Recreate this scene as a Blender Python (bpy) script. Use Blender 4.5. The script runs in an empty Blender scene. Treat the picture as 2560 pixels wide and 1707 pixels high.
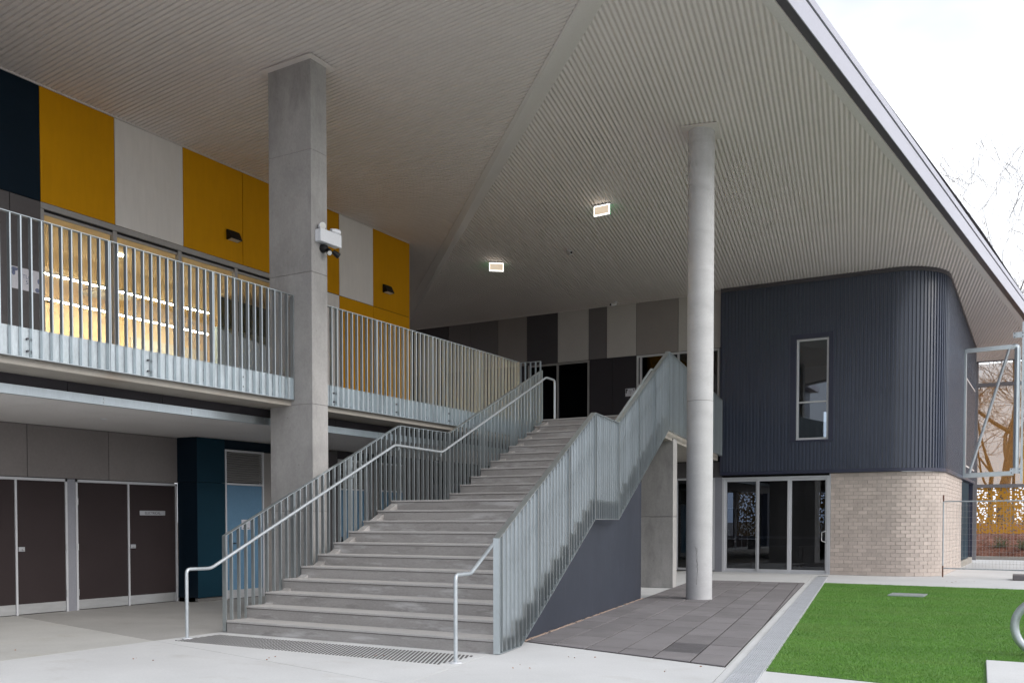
import bpy, math, random
from mathutils import Vector, Matrix

random.seed(7)
S = bpy.context.scene
PI = math.pi
R = math.radians

# ------------------------------------------------------------------ camera
cam = bpy.data.cameras.new('camera')
cam.sensor_fit = 'HORIZONTAL'
cam.sensor_width = 36.0
cam.lens = 36.0 * 2378.72 / 2560.0
cam.shift_y = (1371.66 - 853.5) / 2560.0
cam.clip_start = 0.1
cam.clip_end = 4000.0
cam_ob = bpy.data.objects.new('camera', cam)
S.collection.objects.link(cam_ob)
cam_ob.location = (9.516, -9.008, 1.465)
cam_ob.rotation_euler = (PI / 2 - R(1.639), 0.0, 0.5210)
S.camera = cam_ob

# ------------------------------------------------------------------ sky, sun, exposure
SUN_AZ, SUN_EL = R(92), R(33)
w = bpy.data.worlds.new('World')
S.world = w
w.use_nodes = True
nt = w.node_tree
nt.nodes.clear()
out = nt.nodes.new('ShaderNodeOutputWorld')
bg = nt.nodes.new('ShaderNodeBackground')
sky = nt.nodes.new('ShaderNodeTexSky')
sky.sky_type = 'NISHITA'
sky.sun_disc = False
sky.sun_elevation = SUN_EL
sky.sun_rotation = SUN_AZ
sky.air_density = 1.0
sky.dust_density = 4.0
# an even overcast layer over the clear sky: grey-white, faintly mottled
tc = nt.nodes.new('ShaderNodeTexCoord')
mp = nt.nodes.new('ShaderNodeMapping')
mp.inputs['Scale'].default_value = (1.0, 1.0, 2.6)
nz = nt.nodes.new('ShaderNodeTexNoise')
nz.inputs['Scale'].default_value = 1.7
nz.inputs['Detail'].default_value = 5.0
nz.inputs['Roughness'].default_value = 0.55
cr = nt.nodes.new('ShaderNodeValToRGB')
cr.color_ramp.elements[0].position = 0.40
cr.color_ramp.elements[0].color = (6.6, 7.0, 7.75, 1)
cr.color_ramp.elements[1].position = 0.64
cr.color_ramp.elements[1].color = (11.6, 11.9, 12.4, 1)
mx = nt.nodes.new('ShaderNodeMix')
mx.data_type = 'RGBA'
mx.inputs[0].default_value = 0.86
nt.links.new(tc.outputs['Generated'], mp.inputs['Vector'])
nt.links.new(mp.outputs['Vector'], nz.inputs['Vector'])
nt.links.new(nz.outputs['Fac'], cr.inputs['Fac'])
nt.links.new(sky.outputs['Color'], mx.inputs[6])
nt.links.new(cr.outputs['Color'], mx.inputs[7])
nt.links.new(mx.outputs[2], bg.inputs['Color'])
bg.inputs['Strength'].default_value = 0.10
nt.links.new(bg.outputs['Background'], out.inputs['Surface'])

sun = bpy.data.lights.new('sun', 'SUN')
sun.energy = 1.5
sun.angle = R(40)
sun.color = (1.0, 0.97, 0.93)
sun_ob = bpy.data.objects.new('sun', sun)
S.collection.objects.link(sun_ob)
sd = Vector((math.sin(SUN_AZ) * math.cos(SUN_EL), math.cos(SUN_AZ) * math.cos(SUN_EL), math.sin(SUN_EL)))
sun_ob.rotation_euler = sd.to_track_quat('Z', 'Y').to_euler()
sun_ob.location = sd * 60

vs = S.view_settings
vs.view_transform = 'Standard'
vs.look = 'None'
vs.gamma = 1.0
vs.use_curve_mapping = False
vs.exposure = 0.45

cy = S.cycles
cy.use_denoising = True
try:
    cy.denoiser = 'OPENIMAGEDENOISE'
    cy.denoising_input_passes = 'RGB_ALBEDO_NORMAL'
    cy.denoising_prefilter = 'ACCURATE'
except Exception:
    pass
cy.max_bounces = 5
cy.diffuse_bounces = 4
cy.glossy_bounces = 3
cy.transmission_bounces = 2
cy.transparent_max_bounces = 12
cy.use_adaptive_sampling = True
cy.adaptive_threshold = 0.03
cy.caustics_reflective = False
cy.caustics_refractive = False
cy.sample_clamp_indirect = 6.0

# ------------------------------------------------------------------ helpers
COL = S.collection


class MB:
    """collects faces of ONE mesh"""
    def __init__(s):
        s.v, s.f = [], []

    def add(s, vs_, fs_):
        n = len(s.v)
        s.v += [tuple(p) for p in vs_]
        s.f += [tuple(i + n for i in f) for f in fs_]
        return s

    def box(s, x0, x1, y0, y1, z0, z1):
        return s.add([(x0, y0, z0), (x1, y0, z0), (x1, y1, z0), (x0, y1, z0), (x0, y0, z1), (x1, y0, z1), (x1, y1, z1), (x0, y1, z1)],
                     [(0, 3, 2, 1), (4, 5, 6, 7), (0, 1, 5, 4), (1, 2, 6, 5), (2, 3, 7, 6), (3, 0, 4, 7)])

    def obox(s, c, a, b, d):
        """box about c with half axes a, b, d"""
        c, a, b, d = Vector(c), Vector(a), Vector(b), Vector(d)
        q = [c - a - b - d, c + a - b - d, c + a + b - d, c - a + b - d, c - a - b + d, c + a - b + d, c + a + b + d, c - a + b + d]
        return s.add(q, [(0, 3, 2, 1), (4, 5, 6, 7), (0, 1, 5, 4), (1, 2, 6, 5), (2, 3, 7, 6), (3, 0, 4, 7)])

    def bar(s, p, q, wdt, th, side=None):
        """flat bar p->q: wdt across (horizontal), th thick"""
        p, q = Vector(p), Vector(q)
        d = (q - p)
        L = d.length
        d.normalize()
        if side is None:
            side = Vector((0, 0, 1)).cross(d)
            if side.length < 1e-4:
                side = Vector((1, 0, 0))
        side = Vector(side).normalized()
        up = d.cross(side).normalized()
        return s.obox((p + q) / 2, d * L / 2, side * wdt / 2, up * th / 2)

    def prism(s, poly, z0, z1):
        n = len(poly)
        a = sum(poly[i][0] * poly[(i + 1) % n][1] - poly[(i + 1) % n][0] * poly[i][1] for i in range(n))
        if a < 0:
            poly = poly[::-1]
        zz0 = z0 if callable(z0) else (lambda x, y: z0)
        zz1 = z1 if callable(z1) else (lambda x, y: z1)
        vs_ = [(x, y, zz0(x, y)) for x, y in poly] + [(x, y, zz1(x, y)) for x, y in poly]
        fs_ = [tuple(range(n - 1, -1, -1)), tuple(range(n, 2 * n))]
        fs_ += [(i, (i + 1) % n, n + (i + 1) % n, n + i) for i in range(n)]
        return s.add(vs_, fs_)

    def wallpoly(s, pts, n, th):
        """polygon pts (3d, planar) extruded by n*th"""
        k = len(pts)
        n = Vector(n).normalized() * th
        vs_ = [Vector(p) for p in pts] + [Vector(p) + n for p in pts]
        return s.add(vs_, [tuple(range(k - 1, -1, -1)), tuple(range(k, 2 * k))] + [(i, (i + 1) % k, k + (i + 1) % k, k + i) for i in range(k)])

    def tube(s, path, r, n=10, closed=False):
        path = [Vector(p) for p in path]
        m = len(path)
        rr = r if isinstance(r, (list, tuple)) else [r] * m
        prev = None
        base = len(s.v)
        for i, p in enumerate(path):
            if closed:
                t = (path[(i + 1) % m] - path[i - 1]).normalized()
            else:
                t = ((path[min(i + 1, m - 1)] - p).normalized() + (p - path[max(i - 1, 0)]).normalized())
                t.normalize()
            if prev is None:
                u = t.orthogonal().normalized()
            else:
                u = (prev - t * prev.dot(t))
                u = u.normalized() if u.length > 1e-6 else t.orthogonal().normalized()
            prev = u
            vv = t.cross(u)
            for k in range(n):
                an = 2 * PI * k / n
                s.v.append(tuple(p + (u * math.cos(an) + vv * math.sin(an)) * rr[i]))
        for i in range(m if closed else m - 1):
            j = (i + 1) % m
            for k in range(n):
                k2 = (k + 1) % n
                s.f.append((base + i * n + k, base + i * n + k2, base + j * n + k2, base + j * n + k))
        if not closed:
            for i0, rev in ((base, True), (base + (m - 1) * n, False)):
                c0 = len(s.v)
                s.v += [s.v[i0 + k] for k in range(n)]
                s.f.append(tuple(c0 + k for k in (range(n - 1, -1, -1) if rev else range(n))))
        return s

    def cyl(s, p, q, r, n=12):
        return s.tube([p, q], r, n)

    def mesh(s, name):
        me = bpy.data.meshes.new(name)
        me.from_pydata(s.v, [], s.f)
        me.update()
        return me

    def build(s, name, m, parent=None, smooth=False, bevel=0.0, kind=None):
        me = s.mesh(name)
        return place(name, me, m, parent, smooth=smooth, bevel=bevel, kind=kind)


def place(name, me, m=None, parent=None, loc=None, rz=0.0, smooth=False, bevel=0.0, kind=None):
    if m is not None and not me.materials:
        me.materials.append(m)
    if smooth:
        for p in me.polygons:
            p.use_smooth = True
    o = bpy.data.objects.new(name, me)
    COL.objects.link(o)
    if loc is not None:
        o.location = loc
    o.rotation_euler.z = rz
    if parent is not None:
        o.parent = parent
        if parent.type == 'EMPTY':
            o.matrix_parent_inverse = Matrix.Translation(-parent.location)
    if bevel:
        b = o.modifiers.new('bevel', 'BEVEL')
        b.width = bevel
        b.segments = 1
        b.limit_method = 'ANGLE'
    if kind:
        o['kind'] = kind
    return o


def tag(o, label, cat, group=None):
    o['label'] = label
    o['category'] = cat
    if group:
        o['group'] = group
    return o


def thing(name, label, cat, loc=(0, 0, 0), group=None):
    o = bpy.data.objects.new(name, None)
    o.empty_display_size = 0.2
    COL.objects.link(o)
    o.location = loc
    return tag(o, label, cat, group)


def struct(name, loc=(0, 0, 0)):
    o = bpy.data.objects.new(name, None)
    COL.objects.link(o)
    o.location = loc
    o['kind'] = 'structure'
    return o


def text(name, body, size, m, loc, rot, parent=None):
    cu = bpy.data.curves.new(name, 'FONT')
    cu.body = body
    cu.size = size
    cu.align_x = 'CENTER'
    cu.align_y = 'CENTER'
    cu.extrude = 0.0006
    cu.materials.append(m)
    tmp = bpy.data.objects.new(name + '_curve', cu)
    COL.objects.link(tmp)
    dg = bpy.context.evaluated_depsgraph_get()
    me = bpy.data.meshes.new_from_object(tmp.evaluated_get(dg))
    bpy.data.objects.remove(tmp)
    o = bpy.data.objects.new(name, me)
    COL.objects.link(o)
    o.location = loc
    o.rotation_euler = rot
    if parent is not None:
        o.parent = parent
        if parent.type == 'EMPTY':
            o.matrix_parent_inverse = Matrix.Translation(-parent.location)
    return o


def clip(poly, p, n):
    """keep the side of the convex polygon where (x-p).n >= 0"""
    res = []
    k = len(poly)
    for i in range(k):
        a, b = poly[i], poly[(i + 1) % k]
        da = (a[0] - p[0]) * n[0] + (a[1] - p[1]) * n[1]
        db = (b[0] - p[0]) * n[0] + (b[1] - p[1]) * n[1]
        if da >= 0:
            res.append(a)
        if (da >= 0) != (db >= 0):
            t = da / (da - db)
            res.append((a[0] + t * (b[0] - a[0]), a[1] + t * (b[1] - a[1])))
    return res


def clip_poly(poly, region):
    k = len(region)
    ar = sum(region[i][0] * region[(i + 1) % k][1] - region[(i + 1) % k][0] * region[i][1] for i in range(k))
    if ar < 0:
        region = region[::-1]
    for i in range(k):
        a, b = region[i], region[(i + 1) % k]
        poly = clip(poly, a, (-(b[1] - a[1]), b[0] - a[0]))
        if len(poly) < 3:
            return []
    return poly


def area(poly):
    k = len(poly)
    return abs(sum(poly[i][0] * poly[(i + 1) % k][1] - poly[(i + 1) % k][0] * poly[i][1] for i in range(k))) / 2


def inset(poly, d):
    k = len(poly)
    a = sum(poly[i][0] * poly[(i + 1) % k][1] - poly[(i + 1) % k][0] * poly[i][1] for i in range(k))
    if a < 0:
        poly = poly[::-1]
    res = poly
    for i in range(k):
        p, q = poly[i], poly[(i + 1) % k]
        n = (-(q[1] - p[1]), q[0] - p[0])
        L = math.hypot(*n)
        if L < 1e-6:
            continue
        n = (n[0] / L, n[1] / L)
        res = clip(res, (p[0] + n[0] * d, p[1] + n[1] * d), n)
        if len(res) < 3:
            return []
    return res


# ------------------------------------------------------------------ materials
def mat(name, col, rough=0.5, metal=0.0, var=0.06, scale=2.0, var2=0.05, scale2=30.0, stretch=(1, 1, 1), stretch2=None,
        bump=0.0, bscale=80.0, rnd=0.0, spec=0.5, stain=None, stain2=None, rvar=0.0):
    m = bpy.data.materials.new(name)
    m.use_nodes = True
    t = m.node_tree
    b = t.nodes['Principled BSDF']
    b.inputs['Roughness'].default_value = rough
    b.inputs['Metallic'].default_value = metal
    b.inputs['Specular IOR Level'].default_value = spec
    L = t.links.new
    geo = t.nodes.new('ShaderNodeNewGeometry')

    def noise(sc, st, det=6.0, ro=0.6):
        mp_ = t.nodes.new('ShaderNodeMapping')
        mp_.inputs['Scale'].default_value = st
        n_ = t.nodes.new('ShaderNodeTexNoise')
        n_.inputs['Scale'].default_value = sc
        n_.inputs['Detail'].default_value = det
        n_.inputs['Roughness'].default_value = ro
        L(geo.outputs['Position'], mp_.inputs['Vector'])
        L(mp_.outputs['Vector'], n_.inputs['Vector'])
        return n_.outputs['Fac']

    def mrange(s, a, b_, c, d):
        r_ = t.nodes.new('ShaderNodeMapRange')
        r_.inputs[1].default_value = a
        r_.inputs[2].default_value = b_
        r_.inputs[3].default_value = c
        r_.inputs[4].default_value = d
        L(s, r_.inputs[0])
        return r_.outputs[0]

    def mul(a, b_):
        q = t.nodes.new('ShaderNodeMath')
        q.operation = 'MULTIPLY'
        L(a, q.inputs[0])
        L(b_, q.inputs[1])
        return q.outputs[0]
    f = mrange(noise(scale, stretch), 0.3, 0.7, 1 - var, 1 + var)
    if var2:
        f = mul(f, mrange(noise(scale2, stretch2 or stretch, 3.0), 0.3, 0.7, 1 - var2, 1 + var2))
    if rnd:
        oi = t.nodes.new('ShaderNodeObjectInfo')
        f = mul(f, mrange(oi.outputs['Random'], 0, 1, 1 - rnd, 1 + rnd))
    vm = t.nodes.new('ShaderNodeVectorMath')
    vm.operation = 'SCALE'
    vm.inputs[0].default_value = col
    L(f, vm.inputs['Scale'])
    c = vm.outputs['Vector']
    for st in (stain, stain2):
        if st:
            scol, ssc, sst, lo, hi, amt = st
            k = mrange(noise(ssc, sst, 5.0, 0.65), lo, hi, 0.0, amt)
            mm = t.nodes.new('ShaderNodeMix')
            mm.data_type = 'RGBA'
            mm.inputs[7].default_value = (*scol, 1)
            L(k, mm.inputs[0])
            L(c, mm.inputs[6])
            c = mm.outputs[2]
    L(c, b.inputs['Base Color'])
    if rvar:
        L(mrange(noise(scale2, stretch, 3.0), 0.3, 0.7, max(0.02, rough - rvar), min(1, rough + rvar)), b.inputs['Roughness'])
    if bump:
        bp = t.nodes.new('ShaderNodeBump')
        bp.inputs['Strength'].default_value = bump
        bp.inputs['Distance'].default_value = 0.01
        L(noise(bscale, stretch2 or stretch, 4.0), bp.inputs['Height'])
        L(bp.outputs['Normal'], b.inputs['Normal'])
    return m


def glass_mat(name, tint=(1, 1, 1), f0=0.06):
    """clear pane: see-through with a Fresnel mirror"""
    m = bpy.data.materials.new(name)
    m.use_nodes = True
    t = m.node_tree
    t.nodes.clear()
    o = t.nodes.new('ShaderNodeOutputMaterial')
    tr = t.nodes.new('ShaderNodeBsdfTransparent')
    tr.inputs['Color'].default_value = (*tint, 1)
    gl = t.nodes.new('ShaderNodeBsdfGlossy')
    gl.inputs['Roughness'].default_value = 0.015
    gl.inputs['Color'].default_value = (0.95, 0.97, 1.0, 1)
    geo = t.nodes.new('ShaderNodeNewGeometry')
    dt = t.nodes.new('ShaderNodeVectorMath')
    dt.operation = 'DOT_PRODUCT'
    t.links.new(geo.outputs['Normal'], dt.inputs[0])
    t.links.new(geo.outputs['Incoming'], dt.inputs[1])

    def mth(op, a, b_=None):
        q = t.nodes.new('ShaderNodeMath')
        q.operation = op
        for k_, v_ in ((0, a), (1, b_)):
            if v_ is None:
                continue
            if isinstance(v_, float):
                q.inputs[k_].default_value = v_
            else:
                t.links.new(v_, q.inputs[k_])
        return q.outputs[0]
    cs_ = mth('ABSOLUTE', dt.outputs['Value'])
    p5 = mth('POWER', mth('SUBTRACT', 1.0, cs_), 5.0)
    fres = mth('ADD', mth('MULTIPLY', p5, 1.0 - f0), f0)
    mx_ = t.nodes.new('ShaderNodeMixShader')
    t.links.new(fres, mx_.inputs[0])
    t.links.new(tr.outputs[0], mx_.inputs[1])
    t.links.new(gl.outputs[0], mx_.inputs[2])
    t.links.new(mx_.outputs[0], o.inputs['Surface'])
    return m


def emit_mat(name, col, strength):
    m = bpy.data.materials.new(name)
    m.use_nodes = True
    b = m.node_tree.nodes['Principled BSDF']
    b.inputs['Base Color'].default_value = (*col, 1)
    b.inputs['Emission Color'].default_value = (*col, 1)
    b.inputs['Emission Strength'].default_value = strength
    return m


def perforated_mat(name, col, cell, hole, openness=None):
    m = bpy.data.materials.new(name)
    m.use_nodes = True
    t = m.node_tree
    b = t.nodes['Principled BSDF']
    b.inputs['Base Color'].default_value = (*col, 1)
    b.inputs['Roughness'].default_value = 0.5
    o = t.nodes['Material Output']
    geo = t.nodes.new('ShaderNodeNewGeometry')
    v = t.nodes.new('ShaderNodeTexVoronoi')
    v.inputs['Scale'].default_value = 1.0 / cell
    v.inputs['Randomness'].default_value = 0.75
    lt = t.nodes.new('ShaderNodeMath')
    lt.operation = 'LESS_THAN'
    lt.inputs[1].default_value = hole
    tr = t.nodes.new('ShaderNodeBsdfTransparent')
    mx_ = t.nodes.new('ShaderNodeMixShader')
    t.links.new(geo.outputs['Position'], v.inputs['Vector'])
    t.links.new(v.outputs['Distance'], lt.inputs[0])
    if openness is None:
        t.links.new(lt.outputs[0], mx_.inputs[0])
    else:
        mx_.inputs[0].default_value = openness     # holes too fine to tell apart
    t.links.new(b.outputs[0], mx_.inputs[1])
    t.links.new(tr.outputs[0], mx_.inputs[2])
    t.links.new(mx_.outputs[0], o.inputs['Surface'])
    return m


M = {}
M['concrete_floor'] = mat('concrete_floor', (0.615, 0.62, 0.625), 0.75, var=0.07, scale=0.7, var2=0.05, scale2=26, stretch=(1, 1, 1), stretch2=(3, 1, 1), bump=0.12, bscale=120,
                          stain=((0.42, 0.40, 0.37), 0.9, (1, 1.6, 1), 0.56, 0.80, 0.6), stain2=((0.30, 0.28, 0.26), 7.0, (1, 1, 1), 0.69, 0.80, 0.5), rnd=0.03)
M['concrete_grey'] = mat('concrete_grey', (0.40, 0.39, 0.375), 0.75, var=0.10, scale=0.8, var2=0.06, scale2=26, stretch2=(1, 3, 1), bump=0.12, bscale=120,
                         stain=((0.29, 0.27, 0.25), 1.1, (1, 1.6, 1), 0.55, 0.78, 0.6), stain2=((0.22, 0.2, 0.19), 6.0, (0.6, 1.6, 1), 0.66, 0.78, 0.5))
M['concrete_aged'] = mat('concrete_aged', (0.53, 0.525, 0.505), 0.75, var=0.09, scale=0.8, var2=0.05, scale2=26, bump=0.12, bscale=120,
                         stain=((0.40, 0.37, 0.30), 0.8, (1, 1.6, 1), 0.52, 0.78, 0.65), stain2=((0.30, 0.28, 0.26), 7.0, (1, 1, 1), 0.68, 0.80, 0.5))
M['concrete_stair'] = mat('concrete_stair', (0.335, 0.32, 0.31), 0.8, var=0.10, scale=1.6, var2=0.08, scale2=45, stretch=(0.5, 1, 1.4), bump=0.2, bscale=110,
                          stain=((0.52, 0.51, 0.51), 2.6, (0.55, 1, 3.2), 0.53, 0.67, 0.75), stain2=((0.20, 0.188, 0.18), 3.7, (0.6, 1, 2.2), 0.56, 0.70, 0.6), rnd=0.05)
M['concrete_tread_lit'] = mat('concrete_tread_lit', (0.45, 0.435, 0.425), 0.8, var=0.07, scale=1.6, var2=0.06, scale2=40, bump=0.15, bscale=120, stain=((0.33, 0.31, 0.30), 2.2, (1, 1, 1), 0.6, 0.8, 0.4))  # stair concrete made paler to stand for skylight on the treads
M['nosing'] = mat('nosing', (0.13, 0.12, 0.115), 0.6)
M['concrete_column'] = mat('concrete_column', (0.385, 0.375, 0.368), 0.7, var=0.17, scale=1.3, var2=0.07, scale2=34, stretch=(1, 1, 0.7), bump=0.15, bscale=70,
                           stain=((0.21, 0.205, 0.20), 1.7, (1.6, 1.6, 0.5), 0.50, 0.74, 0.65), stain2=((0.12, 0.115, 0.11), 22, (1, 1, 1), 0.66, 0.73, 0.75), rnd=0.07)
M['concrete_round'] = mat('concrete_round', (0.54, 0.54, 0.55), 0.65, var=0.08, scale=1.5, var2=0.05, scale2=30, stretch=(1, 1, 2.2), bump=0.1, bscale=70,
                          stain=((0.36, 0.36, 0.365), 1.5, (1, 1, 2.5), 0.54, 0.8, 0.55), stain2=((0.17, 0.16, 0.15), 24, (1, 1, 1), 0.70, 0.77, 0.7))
M['concrete_slab'] = mat('concrete_slab', (0.36, 0.335, 0.30), 0.75, var=0.1, scale=1.5, var2=0.06, scale2=30, stretch=(1, 1, 3), bump=0.15, stain=((0.27, 0.21, 0.16), 1.4, (1, 1, 3), 0.52, 0.75, 0.6))
M['groove'] = mat('groove', (0.16, 0.155, 0.15), 0.9)
M['groove_dark'] = mat('groove_dark', (0.07, 0.065, 0.06), 0.9)
M['galv'] = mat('galv', (0.55, 0.605, 0.63), 0.30, metal=0.86, var=0.07, scale=4, var2=0.04, scale2=50, stretch=(1, 1, 0.3), rnd=0.09)
M['galv_sheet'] = mat('galv_sheet', (0.58, 0.64, 0.68), 0.4, metal=0.45, var=0.16, scale=7, var2=0.08, scale2=50, stretch=(1, 1, 0.3), rvar=0.1, rnd=0.06)
M['galv_tube'] = mat('galv_tube', (0.50, 0.54, 0.57), 0.36, metal=0.5, var=0.1, scale=12, var2=0.05, scale2=60)
M['steel'] = mat('steel', (0.60, 0.61, 0.62), 0.35, metal=0.6, var=0.08, scale=3, var2=0.05, scale2=60, stretch=(1, 1, 6))
M['grate_steel'] = mat('grate_steel', (0.60, 0.62, 0.66), 0.4, metal=0.15, var=0.08, scale=3, var2=0.05, scale2=60)
M['aluminium'] = mat('aluminium', (0.62, 0.63, 0.66), 0.4, metal=0.15, var=0.03, scale=2, var2=0.02)
M['alu_grey'] = mat('alu_grey', (0.36, 0.35, 0.345), 0.45, metal=0.2, var=0.04)
M['dark_bolt'] = mat('dark_bolt', (0.10, 0.10, 0.11), 0.4, metal=0.6)
M['soffit'] = mat('soffit', (0.71, 0.655, 0.63), 0.45, var=0.025, scale=0.5, var2=0.02, scale2=8, spec=0.4)
M['soffit_trim'] = mat('soffit_trim', (0.69, 0.65, 0.635), 0.42, var=0.02, scale=1)
M['fascia'] = mat('fascia', (0.43, 0.43, 0.50), 0.3, var=0.04, scale=0.6, spec=0.5)
M['fascia_dark'] = mat('fascia_dark', (0.07, 0.065, 0.075), 0.4)
M['yellow'] = mat('yellow', (0.60, 0.285, 0.003), 0.55, var=0.05, scale=0.9, var2=0.03, scale2=14, stretch2=(1, 1, 0.15), rnd=0.04, spec=0.12)
M['white_panel'] = mat('white_panel', (0.74, 0.72, 0.70), 0.5, var=0.04, scale=0.9, var2=0.03, scale2=14, stretch2=(1, 1, 0.15), rnd=0.03, spec=0.3)
M['navy_panel'] = mat('navy_panel', (0.006, 0.015, 0.026), 0.55, var=0.08, scale=0.9, spec=0.10)
M['teal_panel'] = mat('teal_panel', (0.006, 0.032, 0.052), 0.5, var=0.08, scale=0.9, rnd=0.04, spec=0.12)
M['charcoal_panel'] = mat('charcoal_panel', (0.115, 0.108, 0.112), 0.55, var=0.05, scale=1.5, rnd=0.04, spec=0.2)
M['grey_panel'] = mat('grey_panel', (0.235, 0.215, 0.21), 0.5, var=0.05, scale=1.5, rnd=0.05, spec=0.2)
M['pale_grey_panel'] = mat('pale_grey_panel', (0.30, 0.285, 0.275), 0.5, var=0.04, scale=1.5, rnd=0.05)
M['black_panel'] = mat('black_panel', (0.045, 0.041, 0.048), 0.5, var=0.06, scale=1.5, rnd=0.06, spec=0.2)
M['rear_pale'] = mat('rear_pale', (0.52, 0.50, 0.48), 0.5, var=0.04, scale=1.5, rnd=0.06)
M['rear_mid'] = mat('rear_mid', (0.30, 0.275, 0.265), 0.5, var=0.04, scale=1.5, rnd=0.08, spec=0.3)
M['rear_dark'] = mat('rear_dark', (0.16, 0.15, 0.155), 0.5, var=0.04, scale=1.5, rnd=0.06, spec=0.3)
M['rear_black'] = mat('rear_black', (0.075, 0.07, 0.078), 0.5, var=0.05, scale=1.5, spec=0.3)
M['door_dark'] = mat('door_dark', (0.040, 0.030, 0.031), 0.55, var=0.06, scale=1.2, var2=0.03, spec=0.15)
M['door_blue'] = mat('door_blue', (0.125, 0.245, 0.375), 0.45, var=0.05, scale=1.2, spec=0.25)
M['pier'] = mat('pier', (0.27, 0.275, 0.31), 0.5, var=0.05)
M['ceiling_board'] = mat('ceiling_board', (0.72, 0.70, 0.69), 0.6, var=0.03, rnd=0.03)
M['cladding'] = mat('cladding', (0.044, 0.056, 0.090), 0.30, var=0.07, scale=0.6, var2=0.04, stretch2=(1, 1, 0.2), spec=0.8)
M['cladding_trim'] = mat('cladding_trim', (0.034, 0.038, 0.068), 0.35, var=0.03)
M['stair_wall'] = mat('stair_wall', (0.040, 0.046, 0.064), 0.6, var=0.12, scale=1.1, var2=0.05, scale2=30, spec=0.25, stain=((0.10, 0.105, 0.125), 2.5, (3, 3, 0.5), 0.58, 0.8, 0.4))
M['brick'] = mat('brick', (0.575, 0.495, 0.445), 0.85, var=0.09, scale=3, var2=0.10, scale2=75, bump=0.35, bscale=140, rnd=0.10, stain=((0.42, 0.365, 0.33), 1.3, (1, 1, 1.5), 0.55, 0.8, 0.5))
M['mortar'] = mat('mortar', (0.45, 0.40, 0.365), 0.95, var=0.07, scale=6, bump=0.2)
M['paver'] = mat('paver', (0.205, 0.192, 0.198), 0.85, var=0.10, scale=2.2, var2=0.07, scale2=70, bump=0.3, bscale=150, rnd=0.12, stain=((0.29, 0.275, 0.275), 2.1, (1, 1, 1), 0.58, 0.75, 0.4), stain2=((0.10, 0.095, 0.10), 0.55, (1, 1, 1), 0.62, 0.72, 0.5))
M['paver_bed'] = mat('paver_bed', (0.024, 0.020, 0.019), 0.95, var=0.2, scale=8)
M['paver_wet'] = mat('paver_wet', (0.115, 0.108, 0.115), 0.55, var=0.2, scale=6, var2=0.1, scale2=60, bump=0.2, bscale=150)
M['turf_base'] = mat('turf_base', (0.085, 0.19, 0.036), 0.95, var=0.15, scale=1.2, var2=0.2, scale2=60)
M['turf'] = mat('turf', (0.152, 0.325, 0.062), 0.65, var=0.12, scale=1.0, var2=0.16, scale2=38, spec=0.15, stain=((0.24, 0.33, 0.11), 0.5, (1, 2, 1), 0.46, 0.75, 0.6))
M['drain_black'] = mat('drain_black', (0.015, 0.015, 0.016), 0.9)
M['tactile'] = mat('tactile', (0.14, 0.135, 0.135), 0.4, metal=0.6, var=0.1)
M['earth'] = mat('earth', (0.15, 0.115, 0.085), 0.95, var=0.2, scale=0.4, var2=0.2, scale2=6)
M['mulch'] = mat('mulch', (0.17, 0.068, 0.042), 0.95, var=0.3, scale=2.5, var2=0.5, scale2=22, bump=0.8, bscale=20, stain=((0.36, 0.24, 0.18), 13, (1, 1, 1), 0.58, 0.68, 0.8))
M['bark'] = mat('bark', (0.145, 0.115, 0.095), 0.9, var=0.25, scale=5, var2=0.2, scale2=30, bump=0.5, bscale=20)
M['leaf_rust'] = mat('leaf_rust', (0.30, 0.12, 0.05), 0.7, var=0.3, scale=2)
M['shrub_leaf'] = mat('shrub_leaf', (0.09, 0.11, 0.04), 0.7, var=0.3, scale=6)
M['screen_frame'] = mat('screen_frame', (0.21, 0.20, 0.21), 0.5, metal=0.3)
M['orange_fine'] = perforated_mat('orange_fine', (0.46, 0.20, 0.012), 0.016, 0.50, 0.60)
M['orange_holes'] = perforated_mat('orange_holes', (0.50, 0.23, 0.012), 0.085, 0.43)
M['orange_solid'] = mat('orange_solid', (0.66, 0.32, 0.01), 0.5)
M['fence_wire'] = mat('fence_wire', (0.46, 0.45, 0.45), 0.5, metal=0.6)
M['rusty'] = mat('rusty', (0.16, 0.075, 0.05), 0.8, var=0.3, scale=12, metal=0.2)
M['rubber'] = mat('rubber', (0.14, 0.13, 0.135), 0.8)
M['black_plastic'] = mat('black_plastic', (0.008, 0.008, 0.009), 0.45, spec=0.25)
M['white_plastic'] = mat('white_plastic', (0.72, 0.74, 0.78), 0.4, var=0.02)
M['lens'] = mat('lens', (0.62, 0.62, 0.58), 0.15, var=0.02)
M['paper'] = mat('paper', (0.68, 0.68, 0.74), 0.6, var=0.03)
M['ink'] = mat('ink', (0.02, 0.02, 0.025), 0.6)
M['ink_blue'] = mat('ink_blue', (0.17, 0.20, 0.32), 0.6)
M['sign_silver'] = mat('sign_silver', (0.50, 0.51, 0.54), 0.4, metal=0.3)
M['red'] = mat('red', (0.50, 0.02, 0.025), 0.35)
M['tan_diffuser'] = emit_mat('tan_diffuser', (0.80, 0.67, 0.52), 0.50)
M['room_wall'] = mat('room_wall', (0.84, 0.66, 0.42), 0.8, var=0.03)
M['room_pale'] = mat('room_pale', (0.74, 0.70, 0.62), 0.8, var=0.03)
M['room_green'] = mat('room_green', (0.10, 0.105, 0.045), 0.8)
M['room_blue'] = mat('room_blue', (0.36, 0.44, 0.45), 0.8)
M['room_floor'] = mat('room_floor', (0.26, 0.22, 0.17), 0.7)
M['room_dark'] = mat('room_dark', (0.035, 0.04, 0.05), 0.8)
M['room_mid'] = mat('room_mid', (0.14, 0.16, 0.20), 0.8)
M['room_perf'] = mat('room_perf', (0.78, 0.60, 0.37), 0.8, var=0.03)
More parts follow.
